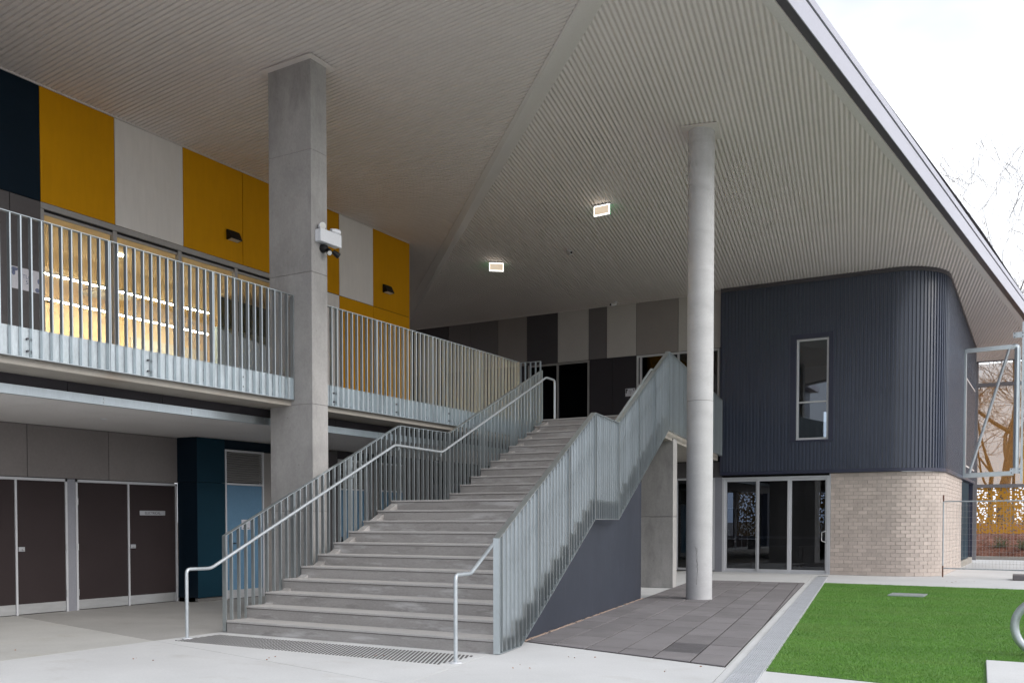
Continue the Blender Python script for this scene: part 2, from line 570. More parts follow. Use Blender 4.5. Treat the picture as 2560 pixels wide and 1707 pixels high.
M['glass'] = glass_mat('glass', (0.86, 0.90, 0.90), 0.05)
M['glass_sky'] = glass_mat('glass_sky', (0.62, 0.68, 0.74), 0.11)
M['glass_dark'] = glass_mat('glass_dark', (0.30, 0.34, 0.40), 0.075)
M['lamp_strip'] = emit_mat('lamp_strip', (1.0, 0.85, 0.60), 125.0)
M['lamp_rim'] = emit_mat('lamp_rim', (1.0, 0.97, 0.90), 2.2)
M['lamp_green'] = emit_mat('lamp_green', (0.05, 0.75, 0.22), 1.3)

# ------------------------------------------------------------------ measured frame of the place
RIS, GO, LAND = 0.165, 0.3578, 1.7357
FLOOR2 = 22 * RIS                       # 3.63
SK = math.tan(R(9.95))                  # the stair's right side runs in at 9.95 degrees


def xr(y):
    """x of the stair's right side"""
    return 4.15 - SK * (y + 0.05)


def z_left(x, y):
    return 8.484 + 0.025 * x


def z_right(x, y):
    return 8.72 - 0.051 * (y - 8.3)


def fas(y):
    """x of the eave's soffit edge on the right"""
    return 5.756 + (y - 4.74) * 0.1247

# ================================================================== GROUND
g = MB().box(-1500, 1500, -1500, 1500, -0.6, -0.03).build('ground', M['earth'])
g['kind'] = 'structure'

pave = struct('pavement')
cells = [[(-16, -18), (22, -18), (22, 32.2), (-16, 32.2)]]


def split(cs, p, q, only=None):
    n = (-(q[1] - p[1]), q[0] - p[0])
    res = []
    for c in cs:
        if only and not only(c):
            res.append(c)
            continue
        for s_ in (1, -1):
            k = clip(c, p, (n[0] * s_, n[1] * s_))
            if len(k) > 2 and area(k) > 0.02:
                res.append(k)
    return res


def cen(c):
    return (sum(p[0] for p in c) / len(c), sum(p[1] for p in c) / len(c))


cells = split(cells, (4.39, -1.85), (2.67, 7.93))
cells = split(cells, (6.644, 0.33), (4.3, 14.18), lambda c: cen(c)[0] > 4.0)
cells = split(cells, (-0.13, -3), (-0.13, 3), lambda c: cen(c)[0] < 4.0 and min(p[0] for p in c) < -10)
cells = split(cells, (-4.43, -0.05), (4.29, -2.09), lambda c: max(p[0] for p in c) < 8.0)
cells = split(cells, (8.7, 0.1), (8.3, -2.0), lambda c: max(p[0] for p in c) > 20)
cells = split(cells, (3.0, 17.0), (9.0, 16.6), lambda c: max(p[0] for p in c) > 20)
for c in cells:
    k = inset(c, 0.0045)
    if k:
        cx_, cy_ = cen(k)
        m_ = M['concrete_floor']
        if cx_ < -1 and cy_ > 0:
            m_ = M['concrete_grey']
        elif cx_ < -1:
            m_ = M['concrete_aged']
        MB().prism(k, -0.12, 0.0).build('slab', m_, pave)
# raised concrete pad at the turf's edge
MB().prism([(8.885, 1.975), (10.6, 1.93), (10.5, 0.25), (8.985, 0.42)], -0.05, 0.035).build('pad', M['concrete_floor'], pave, bevel=0.006)

# ------------------------------------------------------------------ pavers
pav = struct('paving')
reg = [(3.874, 1.12), (6.63, 0.335), (4.285, 14.16), (1.62, 13.92)]
MB().prism(reg, -0.02, 0.004).build('bedding', M['paver_bed'], pav)
O, U_, V_ = (4.771, 1.134), (0.4425, -0.016), (-0.1475, 0.806)
rp = random.Random(3)
for i in range(-9, 8):
    for j in range(-2, 18):
        c = [(O[0] + U_[0] * (i + a) + V_[0] * (j + b), O[1] + U_[1] * (i + a) + V_[1] * (j + b)) for a, b in ((0, 0), (1, 0), (1, 1), (0, 1))]
        c = clip_poly(c, inset(reg, 0.006))
        if len(c) < 3 or area(c) < 0.004:
            continue
        c = inset(c, 0.0095)
        if not c:
            continue
        h = 0.013 + rp.uniform(-0.0018, 0.0018)
        tx, ty = rp.uniform(-0.002, 0.002), rp.uniform(-0.002, 0.002)
        cx_, cy_ = cen(c)
        m_ = M['paver_wet'] if (i, j) == (2, 0) else M['paver']
        MB().prism(c, -0.01, lambda x, y, h=h, cx_=cx_, cy_=cy_, tx=tx, ty=ty: h + (x - cx_) * tx + (y - cy_) * ty).build('paver', m_, pav, bevel=0.003)
# sandy mortar line along the stair wall and the drain edge
mb = MB()
for k in range(60):
    t0, t1 = k / 60, (k + 1) / 60
    p = Vector((3.88 + (2.68 - 3.88) * t0, 1.11 + (7.91 - 1.11) * t0, 0.012))
    q = Vector((3.88 + (2.68 - 3.88) * t1, 1.11 + (7.91 - 1.11) * t1, 0.012))
    if rp.random() < 0.75:
        mb.bar(p, q, rp.uniform(0.015, 0.05), 0.012)
mb.build('mortar_fillet', mat('sand_mortar', (0.42, 0.31, 0.25), 0.95, var=0.2, scale=20), pav)

# ------------------------------------------------------------------ trench drain
dr = thing('trench_drain', 'long stainless grated trench drain between dark pavers and green turf', 'drain', (5.5, 8, 0))
dd = Vector((4.03 - 7.03, 17.41 + 0.51, 0)).normalized()
dn = Vector((dd.y, -dd.x, 0))
d0 = Vector((7.03, -0.51, 0)) - dd * 3.2
Ld = (Vector((4.03, 17.41, 0)) - d0).length
a_, b_ = d0 - dn * 0.135, d0 + dn * 0.135
c_, e_ = d0 + dd * Ld + dn * 0.135, d0 + dd * Ld - dn * 0.135
MB().prism([a_[:2], b_[:2], c_[:2], e_[:2]], -0.02, 0.0035).build('channel', M['drain_black'], dr)
mb = MB()
gl_ = 1.0
for s_ in (-1, 1):
    mb.box(s_ * 0.128 - 0.007, s_ * 0.128 + 0.007, 0.003, gl_ - 0.003, 0.002, 0.016)
nb = 11
for k in range(nb):
    x = -0.108 + 0.216 * k / (nb - 1)
    mb.box(x - 0.0070, x + 0.0070, 0.004, gl_ - 0.004, 0.0085, 0.014)
for k in range(21):
    y = 0.006 + (gl_ - 0.012) * k / 20
    mb.box(-0.121, 0.121, y - 0.0090, y + 0.0090, 0.0080, 0.0135)
gm = mb.mesh('grate')
ngr = int(Ld / gl_)
for k in range(ngr):
    p = d0 + dd * (k * gl_)
    place('grate', gm, M['grate_steel'], dr, loc=p, rz=math.atan2(dd.y, dd.x) - PI / 2)

# ------------------------------------------------------------------ turf
turf_poly = [(4.70, 14.40), (7.05, 0.30), (8.131, 0.13), (13.5, -0.70), (13.5, 13.95)]
rg = random.Random(11)
tv, tf = [], []
pad_poly = [(8.87, 2.0), (10.7, 1.95), (10.6, 0.2), (8.96, 0.38)]


def inside(p, poly):
    r_ = False
    j = len(poly) - 1
    for i in range(len(poly)):
        if (poly[i][1] > p[1]) != (poly[j][1] > p[1]) and p[0] < (poly[j][0] - poly[i][0]) * (p[1] - poly[i][1]) / (poly[j][1] - poly[i][1]) + poly[i][0]:
            r_ = not r_
        j = i
    return r_


nbl = 0
while nbl < 230000:
    # denser where the camera is near
    y = -0.4 + 14.8 * (rg.random() ** 1.35)
    x = 4.6 + rg.random() * 5.6
    if not inside((x, y), turf_poly) or inside((x, y), pad_poly) or (6.62 < x < 7.29 and 10.83 < y < 11.50):
        continue
    nbl += 1
    an = rg.uniform(0, 2 * PI)
    wd = rg.uniform(0.002, 0.004)
    h = rg.uniform(0.010, 0.022)
    lx, ly = rg.gauss(0, 0.009), rg.gauss(-0.002, 0.009)
    cx_, sx_ = math.cos(an) * wd, math.sin(an) * wd
    n = len(tv)
    tv += [(x - cx_, y - sx_, 0.006), (x + cx_, y + sx_, 0.006), (x + lx, y + ly, 0.006 + h)]
    tf.append((n, n + 1, n + 2))
tm = bpy.data.meshes.new('turf')
tm.from_pydata(tv, [], tf)
to = place('turf', tm, M['turf'])
tag(to, 'bright green artificial turf beside the trench drain', 'turf')
to['kind'] = 'stuff'
MB().prism(turf_poly, -0.02, 0.007).build('turf_backing', M['turf_base'], to)

pg = thing('pit_grate', 'small rectangular steel pit grate set into the turf', 'grate', (6.95, 11.17, 0))
MB().box(6.63, 7.28, 10.84, 11.49, -0.01, 0.012).build('pit', M['drain_black'], pg)
mb = MB()
for (x0, x1, y0, y1) in ((6.63, 7.28, 10.84, 10.875), (6.63, 7.28, 11.455, 11.49), (6.63, 6.665, 10.875, 11.455), (7.245, 7.28, 10.875, 11.455)):
    mb.box(x0, x1, y0, y1, 0.012, 0.034)
mb.build('grate_frame', M['galv_tube'], pg)
mb = MB()
for k in range(14):
    x = 6.70 + k * 0.0392
    mb.box(x - 0.011, x + 0.011, 10.876, 11.454, 0.014, 0.032)
mb.build('grate_bars', M['galv_tube'], pg)

# ------------------------------------------------------------------ tactile studs at the stair foot
mb = MB()
n8 = 8
for i in range(79):
    for j in range(14):
        x = 0.10 + i * 0.05 + (0.025 if j % 2 else 0)
        y = -0.92 + j * 0.052 + 0.0 * i
        if x > 4.02:
            continue
        b0 = [(x + 0.0165 * math.cos(2 * PI * k / n8), y + 0.0165 * math.sin(2 * PI * k / n8), 0.0005) for k in range(n8)]
        b1 = [(x + 0.0115 * math.cos(2 * PI * k / n8), y + 0.0115 * math.sin(2 * PI * k / n8), 0.0065) for k in range(n8)]
        mb.add(b0 + b1, [tuple(range(n8, 2 * n8))] + [(k, (k + 1) % n8, n8 + (k + 1) % n8, n8 + k) for k in range(n8)])
o = mb.build('tactile_studs', M['tactile'])
tag(o, 'field of steel tactile studs on concrete before the stair', 'tactile studs')
o['kind'] = 'stuff'

# ================================================================== ROOF
roof = thing('roof', 'large corrugated cream roof soffit with folded valley and pale fascia', 'roof', (0, 8, 8.4))


def corrugate(name, poly, zf, ang, pitch, amp, m, parent, slot=False):
    """corrugated sheet over a convex plan polygon; ribs run along angle ang from +Y towards +X"""
    d = (math.sin(ang), math.cos(ang))
    n = (math.cos(ang), -math.sin(ang))
    ss = [p[0] * n[0] + p[1] * n[1] for p in poly]
    smin, smax = min(ss), max(ss)
    step = pitch / 8
    k0, k1 = math.ceil(smin / step), math.floor(smax / step)
    vs_, fs_ = [], []
    for k in range(k0, k1 + 1):
        s_ = k * step
        tt = []
        for i in range(len(poly)):
            a, b = poly[i], poly[(i + 1) % len(poly)]
            sa = a[0] * n[0] + a[1] * n[1] - s_
            sb = b[0] * n[0] + b[1] * n[1] - s_
            if (sa <= 0) != (sb <= 0):
                u = sa / (sa - sb)
                x, y = a[0] + u * (b[0] - a[0]), a[1] + u * (b[1] - a[1])
                tt.append(x * d[0] + y * d[1])
        if len(tt) < 2:
            tt = [0, 0] if not tt else [tt[0], tt[0]]
        for t_ in (min(tt), max(tt)):
            x, y = n[0] * s_ + d[0] * t_, n[1] * s_ + d[1] * t_
            # profile: rounded pans with narrower ribs
            ph = 2 * PI * k / 8
            vs_.append((x, y, zf(x, y) + ((0.030 if k % 8 == 3 else (0.026 if k % 8 == 4 else 0.0)) if slot else amp * math.cos(ph))))
    for i in range(k1 - k0):
        fs_.append((2 * i, 2 * i + 1, 2 * i + 3, 2 * i + 2))
    me = bpy.data.meshes.new(name)
    me.from_pydata(vs_, [], fs_)
    return place(name, me, m, parent, smooth=not slot)


RL = [(5.15, 2.26), (3.77, 3.71), (-4.838, 12.70), (-9.115, 16.92)]       # strip, right edge
LL = [(5.05, 1.52), (3.741, 2.887), (-4.909, 12.036), (-7.906, 15.1)]     # strip, left edge
YB = 18.75
corrugate('soffit', [(5.15, 2.26), (fas(2.3), 2.2), (fas(YB), YB), (-11.0, YB)], z_right, R(-10.0), 0.0885, 0.0110, M['soffit'], roof)
corrugate('soffit', [(6.2, YB), (fas(YB), YB), (fas(31.4), 31.4), (6.2, 31.4)], z_right, R(-10.0), 0.0885, 0.0110, M['soffit'], roof)
corrugate('soffit', [(5.05, 1.52), (-10.9, 18.2), (-14, 18.2), (-14, -13.9)], z_left, R(95.5), 0.0885, 0.0135, M['soffit'], roof, True)  # front left part is out of view, extended to darken the balcony bars
# folded strip between the two soffits
mb = MB()
sl = [(5.05 + 0.3, 1.52 - 0.31), (-11.4, 18.72)]
sr = [(5.15 + 0.4, 2.26 - 0.4), (-11.2, 19.0)]
q = [(sl[0][0], sl[0][1], z_left(*sl[0]) - 0.012), (sl[1][0], sl[1][1], z_left(*sl[1]) - 0.012), (sr[1][0], sr[1][1], z_right(*sr[1]) - 0.012), (sr[0][0], sr[0][1], z_right(*sr[0]) - 0.012)]
mb.add(q + [(x, y, z + 0.02) for x, y, z in q], [(0, 1, 2, 3), (7, 6, 5, 4), (0, 4, 5, 1), (1, 5, 6, 2), (2, 6, 7, 3), (3, 7, 4, 0)])
mb.build('valley_flashing', M['soffit_trim'], roof)


def eave(p0, p1, zf, side, parent):
    """trim, dark band, fascia and cap along p0->p1; side = outward plan normal"""
    p0, p1, side = Vector(p0), Vector(p1), Vector(side).normalized()

    def sweep(prof, name, m):
        vs_, fs_ = [], []
        k = len(prof)
        for p in (p0, p1):
            for o_, h in prof:
                q_ = p + side * o_
                vs_.append((q_.x, q_.y, zf(p.x, p.y) + h))
        for i in range(k):
            j = (i + 1) % k
            fs_.append((i, j, k + j, k + i))
        fs_.append(tuple(range(k - 1, -1, -1)))
        fs_.append(tuple(range(k, 2 * k)))
        MB().add(vs_, fs_).build(name, m, parent)
    sweep([(-0.02, -0.014), (0.137, -0.014), (0.137, 0.03), (-0.02, 0.03)], 'edge_trim', M['soffit_trim'])
    sweep([(0.139, 0.006), (0.272, 0.006), (0.272, 0.05), (0.139, 0.05)], 'dark_band', M['fascia_dark'])  # flat dark strip between trim and fascia
    sweep([(0.274, -0.004), (0.290, -0.004), (0.290, 0.335), (0.274, 0.335)], 'fascia_board', M['fascia'])
    sweep([(0.20, 0.335), (0.275, 0.335), (0.275, 0.372), (0.20, 0.372)], 'shadow_gap', M['fascia_dark'])
    sweep([(0.19, 0.372), (0.302, 0.372), (0.302, 0.50), (0.19, 0.50)], 'roof_cap', M['fascia'])


va = Vector((fas(31.4) - fas(2.0), 29.4)).normalized()
eave((fas(1.6), 1.6), (fas(31.45), 31.45), z_right, (va.y, -va.x), roof)
ef = Vector((5.3 + 14.0, 1.32 + 14.0)).normalized()
eave((-14, -14.0), (5.30, 1.32), z_left, (ef.y, -ef.x), roof)
# outer roof sheet so that no daylight leaks in from above
mb = MB()
mb.add([(5.6, 1.2, 9.5), (fas(18.7) + 0.2, 18.7, 9.0), (-14, 18.7, 9.0), (-14, -14.0, 9.0)], [(0, 1, 2), (0, 2, 3)])
mb.add([(6.2, 18.7, 9.0), (fas(18.7) + 0.2, 18.7, 9.0), (fas(31.4) + 0.2, 31.4, 8.1), (6.2, 31.4, 8.1)], [(0, 1, 2, 3)])
mb.add([(6.2, 31.4, 8.1), (9.3, 31.4, 8.1), (9.3, 31.4, 7.5), (6.2, 31.4, 7.5)], [(0, 1, 2, 3)])
mb.build('roof_sheet', M['fascia_dark'], roof)

# ================================================================== COLUMNS
sc_ = thing('square_column', 'tall rectangular concrete column standing through the balcony edge', 'column', (-0.8, 2.28, 0))
SX0, SX1, SY0, SY1 = -1.232, -0.362, 2.10, 2.458
zs = [0.0, 1.625, 3.262, 5.26, 7.10, 8.60]
for a, b in zip(zs[:-1], zs[1:]):
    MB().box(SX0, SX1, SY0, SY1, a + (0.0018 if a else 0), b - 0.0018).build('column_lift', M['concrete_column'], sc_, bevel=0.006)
MB().box(SX0 + 0.006, SX1 - 0.006, SY0 + 0.006, SY1 - 0.006, 0.0, 8.55).build('column_core', M['groove'], sc_)
mb = MB()
zc = 8.45
for (x0, x1, y0, y1) in ((SX0 - 0.09, SX1 + 0.09, SY0 - 0.11, SY0), (SX0 - 0.09, SX1 + 0.09, SY1, SY1 + 0.10), (SX0 - 0.09, SX0, SY0, SY1), (SX1, SX1 + 0.09, SY0, SY1)):
    mb.prism([(x0, y0), (x1, y0), (x1, y1), (x0, y1)], lambda x, y: z_left(x, y) - 0.034, lambda x, y: z_left(x, y) - 0.018)
mb.build('soffit_collar', M['soffit'], sc_)

rc = thing('round_column', 'slender round concrete column standing on the dark pavers', 'column', (3.655, 8.29, 0))
CX, CY, CR = 3.655, 8.29, 0.243
for a, b in ((0.0, 3.71), (3.718, 8.78)):
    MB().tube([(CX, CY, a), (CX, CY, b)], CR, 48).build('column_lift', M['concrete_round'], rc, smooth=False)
MB().cyl((CX, CY, 0.5), (CX, CY, 8.7), CR - 0.004, 48).build('column_core', M['groove'], rc)
for o in rc.children:
    for p in o.data.polygons:
        p.use_smooth = len(p.vertices) == 4
rk = random.Random(8)
for (u0, za, zb2, n_) in ((-0.35, 0.30, 1.02, 12), (-0.22, 0.62, 0.98, 7)):
    mb = MB()
    an = math.atan2(-9.008 - CY, 9.516 - CX) + u0
    pts_ = []
    for k in range(n_):
        an += rk.gauss(0, 0.035)
        z = zb2 + (za - zb2) * k / (n_ - 1)
        pts_.append((CX + math.cos(an) * (CR + 0.0005), CY + math.sin(an) * (CR + 0.0005), z))
    mb.tube(pts_, [0.0012 + 0.0022 * rk.random() for _ in pts_], 5)
    mb.build('crack', M['groove_dark'], rc)
mb = MB()
ca, sa = math.cos(R(-10)), math.sin(R(-10))
pl = [(CX + ca * u + sa * v, CY - sa * u + ca * v) for u, v in ((-0.33, -0.33), (0.33, -0.33), (0.33, 0.38), (-0.33, 0.38))]
mb.prism(pl, lambda x, y: z_right(x, y) - 0.024, lambda x, y: z_right(x, y) - 0.010)
mb.build('soffit_plate', M['soffit'], rc)

bw = thing('blade_wall', 'stubby concrete blade wall carrying the upper walkway behind the stair', 'wall', (1.5, 11.1, 0))
for a, b in ((0.0, 1.572), (1.578, 3.30)):
    MB().prism([(0.5, 10.93), (2.165, 10.93), (2.085, 11.38), (0.5, 11.38)], a, b).build('wall_lift', M['concrete_column'], bw, bevel=0.01)
MB().prism([(0.51, 10.937), (2.155, 10.937), (2.08, 11.37), (0.51, 11.37)], 0.2, 3.2).build('wall_core', M['groove'], bw)

# ================================================================== STAIRCASE
st = thing('staircase', 'wide two-flight concrete staircase narrowing towards the upper floor', 'staircase', (2, 4, 0))


def trap(y0, y1, e=0.0):
    return [(0.0, y0), (xr(y0) - 0.02 - e, y0), (xr(y1) - 0.02 - e, y1), (0.0, y1)]


steps = [(i * GO, (i + 1) * RIS) for i in range(11)] + [(10 * GO + LAND + i * GO, (12 + i) * RIS) for i in range(11)]
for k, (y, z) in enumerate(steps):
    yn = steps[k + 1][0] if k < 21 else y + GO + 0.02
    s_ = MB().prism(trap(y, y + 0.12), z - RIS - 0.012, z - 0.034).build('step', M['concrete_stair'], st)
    MB().prism(trap(y - 0.012, yn + 0.03, 0.0), z - 0.028, z).build('tread', M['concrete_tread_lit'], s_, bevel=0.003)
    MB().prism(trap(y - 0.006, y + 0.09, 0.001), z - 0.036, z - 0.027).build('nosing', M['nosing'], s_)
# soffit of the flights
ya, yb = 0.25, 10 * GO
MB().wallpoly([(0.01, 0.4, 0.0), (0.01, yb + 0.2, RIS * 11 - 0.25), (0.01, yb + LAND, RIS * 11 - 0.25), (0.01, yb + LAND + 10 * GO, RIS * 22 - 0.3), (0.01, yb + LAND + 10 * GO, RIS * 22 - 0.05), (0.01, yb + LAND + 0.1, RIS * 11 + 0.05), (0.01, yb, RIS * 11 - 0.05), (0.01, 0.1, 0.05)], (1, 0, 0), 0.12).build('string', M['concrete_stair'], st)
# dark rendered wall closing the space under the right side
nrm = Vector((math.cos(R(9.95)), math.sin(R(9.95)), 0))


def wp(y, z, off=0.0):
    return (xr(y) - 0.115 + off, y, z)


wy1 = 7.905
pts = [wp(0.62, 0.0), wp(wy1, 0.0), wp(wy1, 2.95), wp(5.6, 1.78), wp(3.9, 1.78), wp(0.62, 0.05)]
MB().wallpoly(pts, -nrm, 0.18).build('side_wall', M['stair_wall'], st)
MB().wallpoly([wp(5.4, 1.50, -0.01), wp(9.75, 3.35, -0.01), wp(9.75, 3.58, -0.01), wp(5.4, 1.78, -0.01)], -nrm, 0.12).build('string', M['concrete_stair'], st)

# upper walkway and balcony slabs
ws = thing('upper_walkway', 'concrete slab of the upper walkway between stair top and dark wings', 'walkway', (0, 13, 3.3))
MB().prism([(-4.40, 9.31), (xr(9.31) - 0.09, 9.31), (xr(18.1) - 0.09, 18.1), (-11.5, 18.28), (-11.5, 10.65), (-4.40, 10.65)], 3.235, FLOOR2 - 0.002).build('walkway_slab', M['concrete_slab'], ws, bevel=0.008)

# ================================================================== BALUSTRADES
bar_cache = {}


def baluster_mesh(h, wd=0.05, th=0.017):
    k = (round(h, 3), wd)
    if k not in bar_cache:
        bar_cache[k] = MB().box(-wd / 2, wd / 2, -th / 2, th / 2, 0, h).mesh('baluster')
        bar_cache[k].materials.append(M['galv'])
    return bar_cache[k]


def balustrade(label, panels, cat='balustrade', group='galvanised bar balustrades', kick=None, bolts=(), spacing=0.133, wide=0.064):
    """panels: list of ((x0,y0),(x1,y1), zt0, zt1, bottom) where bottom is a list of (t, z)"""
    p0 = panels[0][0]
    t = thing('balustrade', label, cat, (p0[0], p0[1], panels[0][4][0][1]), group)
    for (a, b, zt0, zt1, bot) in panels:
        a, b = Vector((*a, 0)), Vector((*b, 0))
        d = b - a
        L = d.length
        d.normalize()
        side = Vector((d.y, -d.x, 0))
        rz = math.atan2(d.y, d.x) - PI / 2

        def zb(u):
            for (u0, z0), (u1, z1) in zip(bot[:-1], bot[1:]):
                if u <= u1 + 1e-6:
                    return z0 + (z1 - z0) * (u - u0) / max(1e-6, u1 - u0)
            return bot[-1][1]

        def zt(u):
            return zt0 + (zt1 - zt0) * u
        gp = 0.006
        A, B = a + d * gp, b - d * gp
        up = Vector((0, 0, 1))
        MB().bar(A + up * (zt0 - 0.004), B + up * (zt1 - 0.004), wide, 0.008, side).build('top_rail', M['galv'], t)
        mb = MB()
        for (u0, z0), (u1, z1) in zip(bot[:-1], bot[1:]):
            mb.bar(A + (B - A) * u0 + up * (z0 + 0.004), A + (B - A) * u1 + up * (z1 + 0.004), wide, 0.008, side)
        mb.build('bottom_rail', M['galv'], t)
        for p, u in ((A + d * 0.005, 0), (B - d * 0.005, 1)):
            h = zt(u) - zb(u) - 0.010
            place('post', baluster_mesh(h, wide, 0.015), None, t, loc=(p.x, p.y, zb(u) + 0.005), rz=rz)
        n = max(1, round(L / spacing))
        for k in range(1, n):
            u = k / n
            p = a + d * (L * u)
            h = zt(u) - zb(u) - 0.012
            place('baluster', baluster_mesh(h), None, t, loc=(p.x, p.y, zb(u) + 0.006), rz=rz)
        if kick:
            zk0, zk1, off = kick
            q0, q1 = A + side * off, B + side * off
            MB().bar(q0 + up * (zk0 + zk1) / 2, q1 + up * (zk0 + zk1) / 2, 0.004, zk1 - zk0, side).build('kick_plate', M['galv_sheet'], t)
            for u in (0.36, 0.93):
                for z in (3.42, 3.56):
                    p = A + (B - A) * u
                    MB().cyl(p + side * (off + 0.002) + up * z, p + side * (off + (0.03 if off < 0 else 0.03)) + up * z, 0.013, 8).build('bolt', M['dark_bolt'], t)
        # clamp plate between neighbouring panels
        if L > 1.0:
            p = B + up * (zt(1) - 0.22)
            MB().obox(p, d * 0.012, side * 0.02, up * 0.035).build('clamp', M['galv'], t)
    return t


BX = -0.75
ZT, ZB = 4.94, 3.335
yj = [-6.2, -4.53, -2.857, -1.187, 0.483, 2.095]
balustrade('galvanised balcony balustrade left of the square column before yellow panels', [((BX, a), (BX, b), ZT, ZT, [(0, ZB), (1, ZB)]) for a, b in zip(yj[:-1], yj[1:])], kick=(ZB + 0.005, 3.685, -0.036))
yj = [2.465, 4.155, 5.845, 7.515, 9.17]
balustrade('galvanised balcony balustrade between the square column and the stair top', [((BX, a), (BX, b), ZT, ZT, [(0, ZB), (1, ZB)]) for a, b in zip(yj[:-1], yj[1:])], kick=(ZB + 0.005, 3.68, -0.036))
balustrade('short balustrade return closing the balcony beside the stair top', [((-0.72, 9.19), (-0.23, 9.23), 4.93, 4.93, [(0, 3.40), (1, 3.40)])])

XL = -0.05
sl1 = (3.066 - 1.281) / 3.868


def lz(y):
    return 1.281 + sl1 * y if y < 3.87 else (3.066 if y < 5.36 else 3.066 + (4.673 - 3.066) / (8.92 - 5.36) * (y - 5.36))


def lb(y):
    return max(0.02, 0.461 * (y - 0.75)) if y < 3.87 else (1.46 if y < 5.36 else 1.46 + 0.4514 * (y - 5.36))


ys_ = [0.0, 1.32, 2.60, 3.87, 5.36, 6.55, 7.74, 8.92]
pan = []
for a, b in zip(ys_[:-1], ys_[1:]):
    bot = [(0, lb(a + 1e-6)), (1, lb(b - 1e-6))]
    if a == 0.0:
        bot = [(0, 0.015), (0.57, 0.015), (1, lb(b))]
    pan.append(((XL, a), (XL, b), lz(a), lz(b - 1e-6), bot))
balustrade('open bar balustrade up the left side of the stair', pan)


def rx(y):
    return 4.172 - SK * (y + 0.05)


ys_ = [-0.04, 1.30, 2.62, 3.985, 5.455, 6.95, 8.35, 9.80]


def rt(y):
    return 1.277 + (3.094 - 1.277) / (3.985 + 0.06) * (y + 0.06) if y < 3.986 else (3.094 if y < 5.46 else 3.09 + (4.99 - 3.09) / (9.80 - 5.455) * (y - 5.455))


def rb(y):
    return max(0.005, 1.499 * (y - 0.68) / (3.985 - 0.68)) if y < 3.986 else (1.499 if y < 5.46 else 1.499 + (3.37 - 1.499) / (9.80 - 5.455) * (y - 5.455))


pan = []
for a, b in zip(ys_[:-1], ys_[1:]):
    bot = [(0, rb(a + 1e-4)), (1, rb(b - 1e-4))]
    if a < 0:
        bot = [(0, 0.006), ((0.68 + 0.04) / 1.34, 0.006), (1, rb(b))]
    pan.append(((rx(a), a), (rx(b), b), rt(a), rt(b - 1e-4), bot))
balustrade('dense looking bar balustrade rising up the right side of the stair', pan, wide=0.075)
wl = [(rx(9.82), 9.82), (1.95, 12.0 + 0.55), (1.45, 15.3), (0.99, 18.05)]
wl = [(rx(9.82) + (0.985 - rx(9.82)) * k / 5, 9.82 + (18.05 - 9.82) * k / 5) for k in range(6)]
balustrade('level walkway balustrade running behind the round column to the ribbed wing', [(a, b, 4.99, 4.99, [(0, 3.37), (1, 3.37)]) for a, b in zip(wl[:-1], wl[1:])], wide=0.075)

# ------------------------------------------------------------------ tube handrails


def bend(pts, rr=0.06, n=5):
    """round the corners of a polyline"""
    pts = [Vector(p) for p in pts]
    res = [pts[0]]
    for a, b, c in zip(pts[:-2], pts[1:-1], pts[2:]):
        u, v = (a - b).normalized(), (c - b).normalized()
        k = min(rr, (a - b).length / 2.2, (c - b).length / 2.2)
        for i in range(n + 1):
            t_ = i / n
            p = (b + u * k) * (1 - t_) ** 2 + b * 2 * t_ * (1 - t_) + (b + v * k) * t_ ** 2
            res.append(p)
    res.append(pts[-1])
    return res


hl = thing('handrail', 'round galvanised tube handrail along the left stair balustrade', 'handrail', (0.06, -0.7, 0), 'tube handrails of the stair')
XH = 0.06
path = [(XH, -0.716, 0.0), (XH, -0.716, 0.872), (XH, -0.323, 0.866), (XH, 3.613, 2.722), (XH, 4.992, 2.692), (XH, 8.922, 4.517), (XH, 9.312, 4.507), (XH, 9.315, 3.63)]
MB().tube(bend(path), 0.0215, 14).build('rail_tube', M['galv_tube'], hl, smooth=True)
MB().cyl((XH, -0.716, 0.001), (XH, -0.716, 0.012), 0.062, 20).build('foot_flange', M['white_plastic'], hl)
for y, z in ((1.25, 1.59), (2.55, 2.20), (3.72, 2.705), (4.95, 2.68), (6.2, 3.22), (7.6, 3.87)):
    MB().tube(bend([(XH, y, z - 0.015), (XH, y, z - 0.06), (XL + 0.02, y, z - 0.06)], 0.03), 0.007, 8).build('bracket', M['galv'], hl)
hr = thing('handrail', 'round galvanised tube handrail inside the right stair balustrade with bent front post', 'handrail', (4.12, -0.77, 0), 'tube handrails of the stair')


def hp(y, z):
    return (4.112 - SK * (y + 0.77), y, z)


path = [hp(-0.765, 0.0), hp(-0.765, 0.915), hp(-0.36, 0.908), hp(3.65, 2.74), hp(5.05, 2.72), hp(9.0, 4.52), hp(9.4, 4.52), hp(9.4, 3.64)]
MB().tube(bend(path), 0.0215, 14).build('rail_tube', M['galv_tube'], hr, smooth=True)
p = hp(-0.765, 0)
MB().cyl((p[0], p[1], 0.001), (p[0], p[1], 0.012), 0.062, 20).build('foot_flange', M['white_plastic'], hr)
for y, z in ((1.25, 1.64), (2.55, 2.24), (6.2, 3.25), (7.6, 3.88)):
    q = hp(y, z)
    MB().tube(bend([(q[0], y, z - 0.015), (q[0], y, z - 0.06), (rx(y) - 0.02, y, z - 0.06)], 0.03), 0.007, 8).build('bracket', M['galv'], hr)

# ================================================================== LEFT WING
lw = thing('classroom_wing', 'two-storey wing with yellow and white panels, lit glazing and balcony', 'building', (-4.55, 4, 0))
WX, NX = -4.55, -4.03


def panel(x, y0, y1, z0, z1, m, parent, th=0.018, gap=0.0065, name='panel'):
    """flat facade panel facing +X, face at x"""
    return MB().box(x - th, x, y0 + gap, y1 - gap, z0 + gap, z1 - gap).build(name, m, parent, bevel=0.002)


